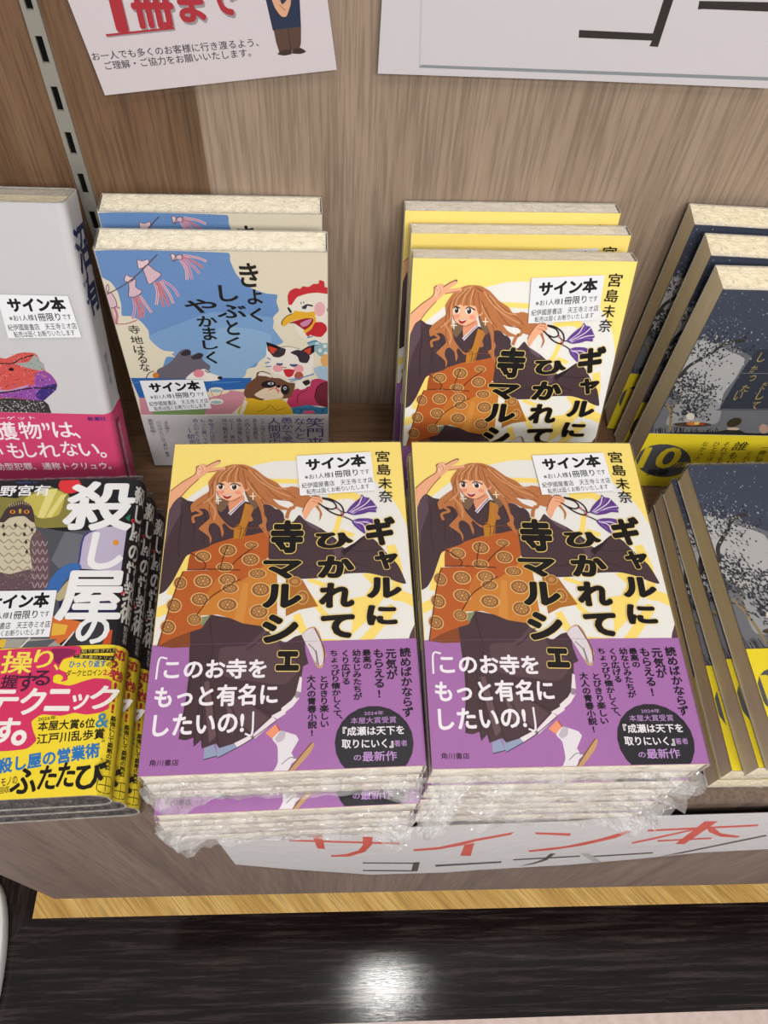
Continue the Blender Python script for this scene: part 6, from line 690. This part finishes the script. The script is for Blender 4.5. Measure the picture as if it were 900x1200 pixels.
def pose(o, x, y, z, yaw=0., lean=0., roll=0., sx=1., sy=1., sz=1.):
    cl, sl = math.cos(lean), math.sin(lean); u = Vector((1, 0, 0)); v = Vector((0, sl, cl)); n = Vector((0, cl, -sl))
    cr, sr = math.cos(roll), math.sin(roll); u, v = cr*u+sr*v, -sr*u+cr*v
    R = Matrix.Rotation(yaw, 3, 'Z') @ Matrix((u, v, -n)).transposed()
    o.rotation_mode = 'XYZ'; o.rotation_euler = R.to_euler(); o.location = (x, y, z+SH); o.scale = (sx, sy, sz)
HP = math.pi/2

# --- yellow paperbacks: two flat stacks in front, three standing behind
g_spine = [None, ['v', '#141114', 'ギャルにひかれて寺マルシェ', -6.5, 176, -6.5, 82, 6.6, .02], ['v', '#141114', '宮島未奈', -6.5, 80, -6.5, 67, 3.4, 0]]
g_spine = [None] + [[i[0], i[1], i[2], 6.7, i[4], 6.7, i[6], i[7], i[8]] for i in g_spine[1:]]
G = make_book('paperback_book', 129, 186.5, 13.6, '#FCE380', 'G_cover', (63, '#A870AE'), 'G_band', 'G_sticker', seed=2, spine_art=g_spine)
G_WRAPS = [film_mesh(.129, .1865, .0136, 31+k, .010 if k < 3 else .013, False) for k in range(6)]
ORD = ['topmost', 'second from top', 'third from top', 'fourth from top', 'fifth from top', 'fourth from bottom', 'third from bottom', 'second from bottom']
first = [True]
def yellow():
    if first[0]: first[0] = False; return G
    return dup(G)
rng = random.Random(4)
def flat_stack(x, y, ztop, yaw, tilt, roll, sx, sy, side, shift):
    n = 8
    for i in range(n):                                   # i = 0 is the top book
        o = yellow(); k = (n-i)/n
        dx, dy, da = shift(i)
        pose(o, x+dx, y+dy, ztop*k, yaw+da, HP-tilt*k*k, roll*k, sx, sy, ztop/n/.0150)
        next(c for c in o.children if c.name.startswith('shrink_wrap')).data = G_WRAPS[i % 3 + (3 if side == 'right' else 0)]
        if i == 0: lab = 'yellow paperback with purple band lying on top of the %s front stack' % side
        elif i == n-1: lab = 'yellow paperback lying at the very bottom of the %s front stack' % side
        else: lab = 'yellow paperback with purple band, %s in the %s front stack' % (ORD[i], side)
        tag(o, lab, 'book', '%s front stack of yellow paperbacks' % side)
def shl(i): return (0, 0, 0) if i == 0 else ((rng.uniform(-.001, .002), rng.uniform(0, .0012), rng.uniform(-.006, .006)) if i < 3 else (-.001+rng.uniform(-.0015, .0015), -.0085+rng.uniform(-.0003, .0008)+.0004*(i-3), .003+rng.uniform(-.004, .004)))
def shr(i): return (0, 0, 0) if i == 0 else (rng.uniform(-.0022, .001), rng.uniform(-.0004, .0010), rng.uniform(-.012, .006))
flat_stack(.0052, -.0072, .1112, .0253, -.002, 0, .1295/.129, .1864/.1865, 'left', shl)
flat_stack(.1371, -.0063, .1140, .0060, -.003, 0, .1291/.129, .1866/.1865, 'right', shr)
for args, lab in (((.1360, .1940, .0058, -.0088, .3097, .0123, .974, 1.016, .95), 'yellow paperback standing foremost of the three behind the front stacks, sticker visible'),
                  ((.1378, .2372, .0038, -.0100, .2150, .0200, .986, .985, .90), 'yellow paperback standing in the middle of three, between its twins by the wall'),
                  ((.1343, .2562, .0038, -.0057, .1940, .0163, .979, .998, .92), 'yellow paperback standing rearmost of three, leaning against the pale wood wall')):
    o = yellow(); pose(o, *args); tag(o, lab, 'book', 'yellow paperbacks standing by the wall')

# --- cream paperbacks with the blue sky picture
B1 = make_book('paperback_book', 125.5, 186, 18.4, '#E4DAC4', 'B_cover', (54, '#D4D0D2'), 'B_band', 'B_sticker', page=M_PAGE_CREAM, seed=7)
pose(B1, -.0393, .2428, .0020, .0244, .0457, -.0082); tag(B1, 'front one of two blue sky paperbacks with painted rooster, cat and raccoon', 'book', 'blue sky paperbacks by the wall')
B2 = dup(B1); pose(B2, -.0437, .2672, .0024, .0440, .0790, -.0190, .995, 1.003, .97); tag(B2, 'rear one of two blue sky paperbacks, mostly hidden, against the wall', 'book', 'blue sky paperbacks by the wall')

# --- white hardcover with the red lizard
a_sp = [None, ['v', '#26305E', '沼有', 16, 190, 16, 138, 21, .03], ['v', '#5a5a62', '野宮有', 16, 112, 16, 90, 6, .0]]
a_bs = [None, ['v', '#F0C8D8', '匿名流動型犯罪の闇を描く', 14, 64, 14, 6, 4, .0]]
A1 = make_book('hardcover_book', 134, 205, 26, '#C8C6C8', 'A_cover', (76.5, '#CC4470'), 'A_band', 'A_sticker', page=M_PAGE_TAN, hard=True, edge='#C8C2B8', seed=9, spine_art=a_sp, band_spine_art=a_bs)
pose(A1, -.1814, .2015, .0092, -.0481, .335, .0301); tag(A1, 'white hardcover with red lizard head and pink band leaning at left wall', 'book')

# --- black and yellow hardcovers lying in a stack
e_sp = [None, ['v', '#D8D4CE', '殺し屋の営業術', 10.5, 187, 10.5, 94, 9.5, .03], ['e', '#D03848', 70, 1610, 14, 0, 0, 14], ['e', '#D03848', 60, 1120, 14, 0, 0, 14], ['v', '#C8C4BC', '野宮有', 11, 93, 11, 82, 4.2, .0]]
e_bs = [None, ['v', '#C03A40', '第2巻!!!', 8.5, 78, 8.5, 42, 9, .045], ['v', '#28241c', '最強にして最悪の再会', 9, 41, 9, 13, 3.8, .03], ['s', '#6A601C', .5, [50, 95, 130, 95, 130, 25, 50, 25, 50, 95]], ['s', '#6A601C', .5, [90, 95, 90, 25]], ['s', '#6A601C', .5, [50, 55, 130, 55]]]
E1 = make_book('hardcover_book', 131, 191, 21.6, '#232227', 'E_cover', (80, '#F6DC3A'), 'E_band', 'E_sticker', page=M_PAGE_DARK, hard=True, edge='#2C2526', rs=.0095, flap=70, seed=12, spine_art=e_sp, band_spine_art=e_bs)
for i, (dx, dy, da) in enumerate(((0, 0, 0), (.0020, .002, .002), (.0042, .0035, .004))):
    o = E1 if i == 0 else dup(E1)
    pose(o, -.1512+dx, -.0092+dy, .0662-.0220*i, .040+da, HP)
    tag(o, ('black hardcover with hawk picture and yellow band on top of left stack', 'middle black hardcover with yellow band, between its twins in the left stack', 'lowest black hardcover with yellow band, resting on the shelf at left')[i], 'book', 'stack of black and yellow hardcovers')

# --- dark paperbacks with the night tree: three standing, four lying
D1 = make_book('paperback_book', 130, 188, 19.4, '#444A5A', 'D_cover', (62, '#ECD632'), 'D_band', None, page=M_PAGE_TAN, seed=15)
for i, args in enumerate(((.3034, .2285, .0012, -.0200, .0, .0080), (.3042, .2556, .0012, -.0600, .0, .0120), (.3011, .2822, .0012, -.0680, .0, .0120))):
    o = D1 if i == 0 else dup(D1); pose(o, *args)
    tag(o, ('dark night-tree paperback standing foremost of three at right wall', 'dark night-tree paperback standing in the middle of three at right wall', 'dark night-tree paperback standing rearmost, touching the wall at right')[i], 'book', 'dark paperbacks standing at right')
for i, (x, y, z, ya) in enumerate(((.3228, .0058, .0750, .0325), (.3198, .0075, .0562, .0330), (.3140, .0109, .0375, -.0010), (.3137, .0107, .0190, -.0009))):
    o = dup(D1); pose(o, x, y, z-.0006, ya, HP, 0, 1, 1, .90)
    tag(o, ('dark night-tree paperback lying on top of the right stack', 'dark night-tree paperback lying second from top in the right stack', 'dark night-tree paperback lying third from top in the right stack', 'dark night-tree paperback lying lowest in the right stack on the shelf')[i], 'book', 'dark paperbacks lying at right')

# --- white shoe standing on the floor at the left edge
shoe = tag(bpy.data.objects.new('shoe', None), 'white shoe on the black floor border, cut by the left picture edge', 'shoe'); C.objects.link(shoe)
shoe.location = (-.3625, -.064, 0)
def shoe_loops(prof):
    n = 40; vs = []
    for z, k, ky in prof:
        for i in range(n):
            t = 2*math.pi*i/n; yy = math.sin(t); wd = .050*(1-.22*max(0, -yy))*k
            vs.append((math.copysign(abs(math.cos(t))**.8, math.cos(t))*wd, yy*.135*ky, z))
    fs = [(j*n+i, j*n+(i+1) % n, (j+1)*n+(i+1) % n, (j+1)*n+i) for j in range(len(prof)-1) for i in range(n)]
    fs += [tuple(range((len(prof)-1)*n, len(prof)*n)), tuple(range(n))[::-1]]
    return vs, fs
mb = MB(); mb.geo(*shoe_loops([(.0, .97, .98), (.004, 1, 1), (.022, 1, 1), (.025, .97, .98)]), plain('#FFFFFF', .5), True); link('sole', mb.mesh('sole'), shoe)
mb = MB(); mb.geo(*shoe_loops([(.0255, .94, .965), (.04, .93, .95), (.055, .82, .85), (.068, .62, .66), (.074, .42, .5)]), plain('#FFFFFF', .6), True); link('upper', mb.mesh('upper'), shoe)
mb = MB()
for k in range(5): mb.box(-.018, .02+.014*k, .0725, .018, .026+.014*k, .0765, plain('#DADADA', .7))
link('laces', mb.mesh('laces'), shoe)

C.objects.unlink(_to); bpy.data.objects.remove(_to)
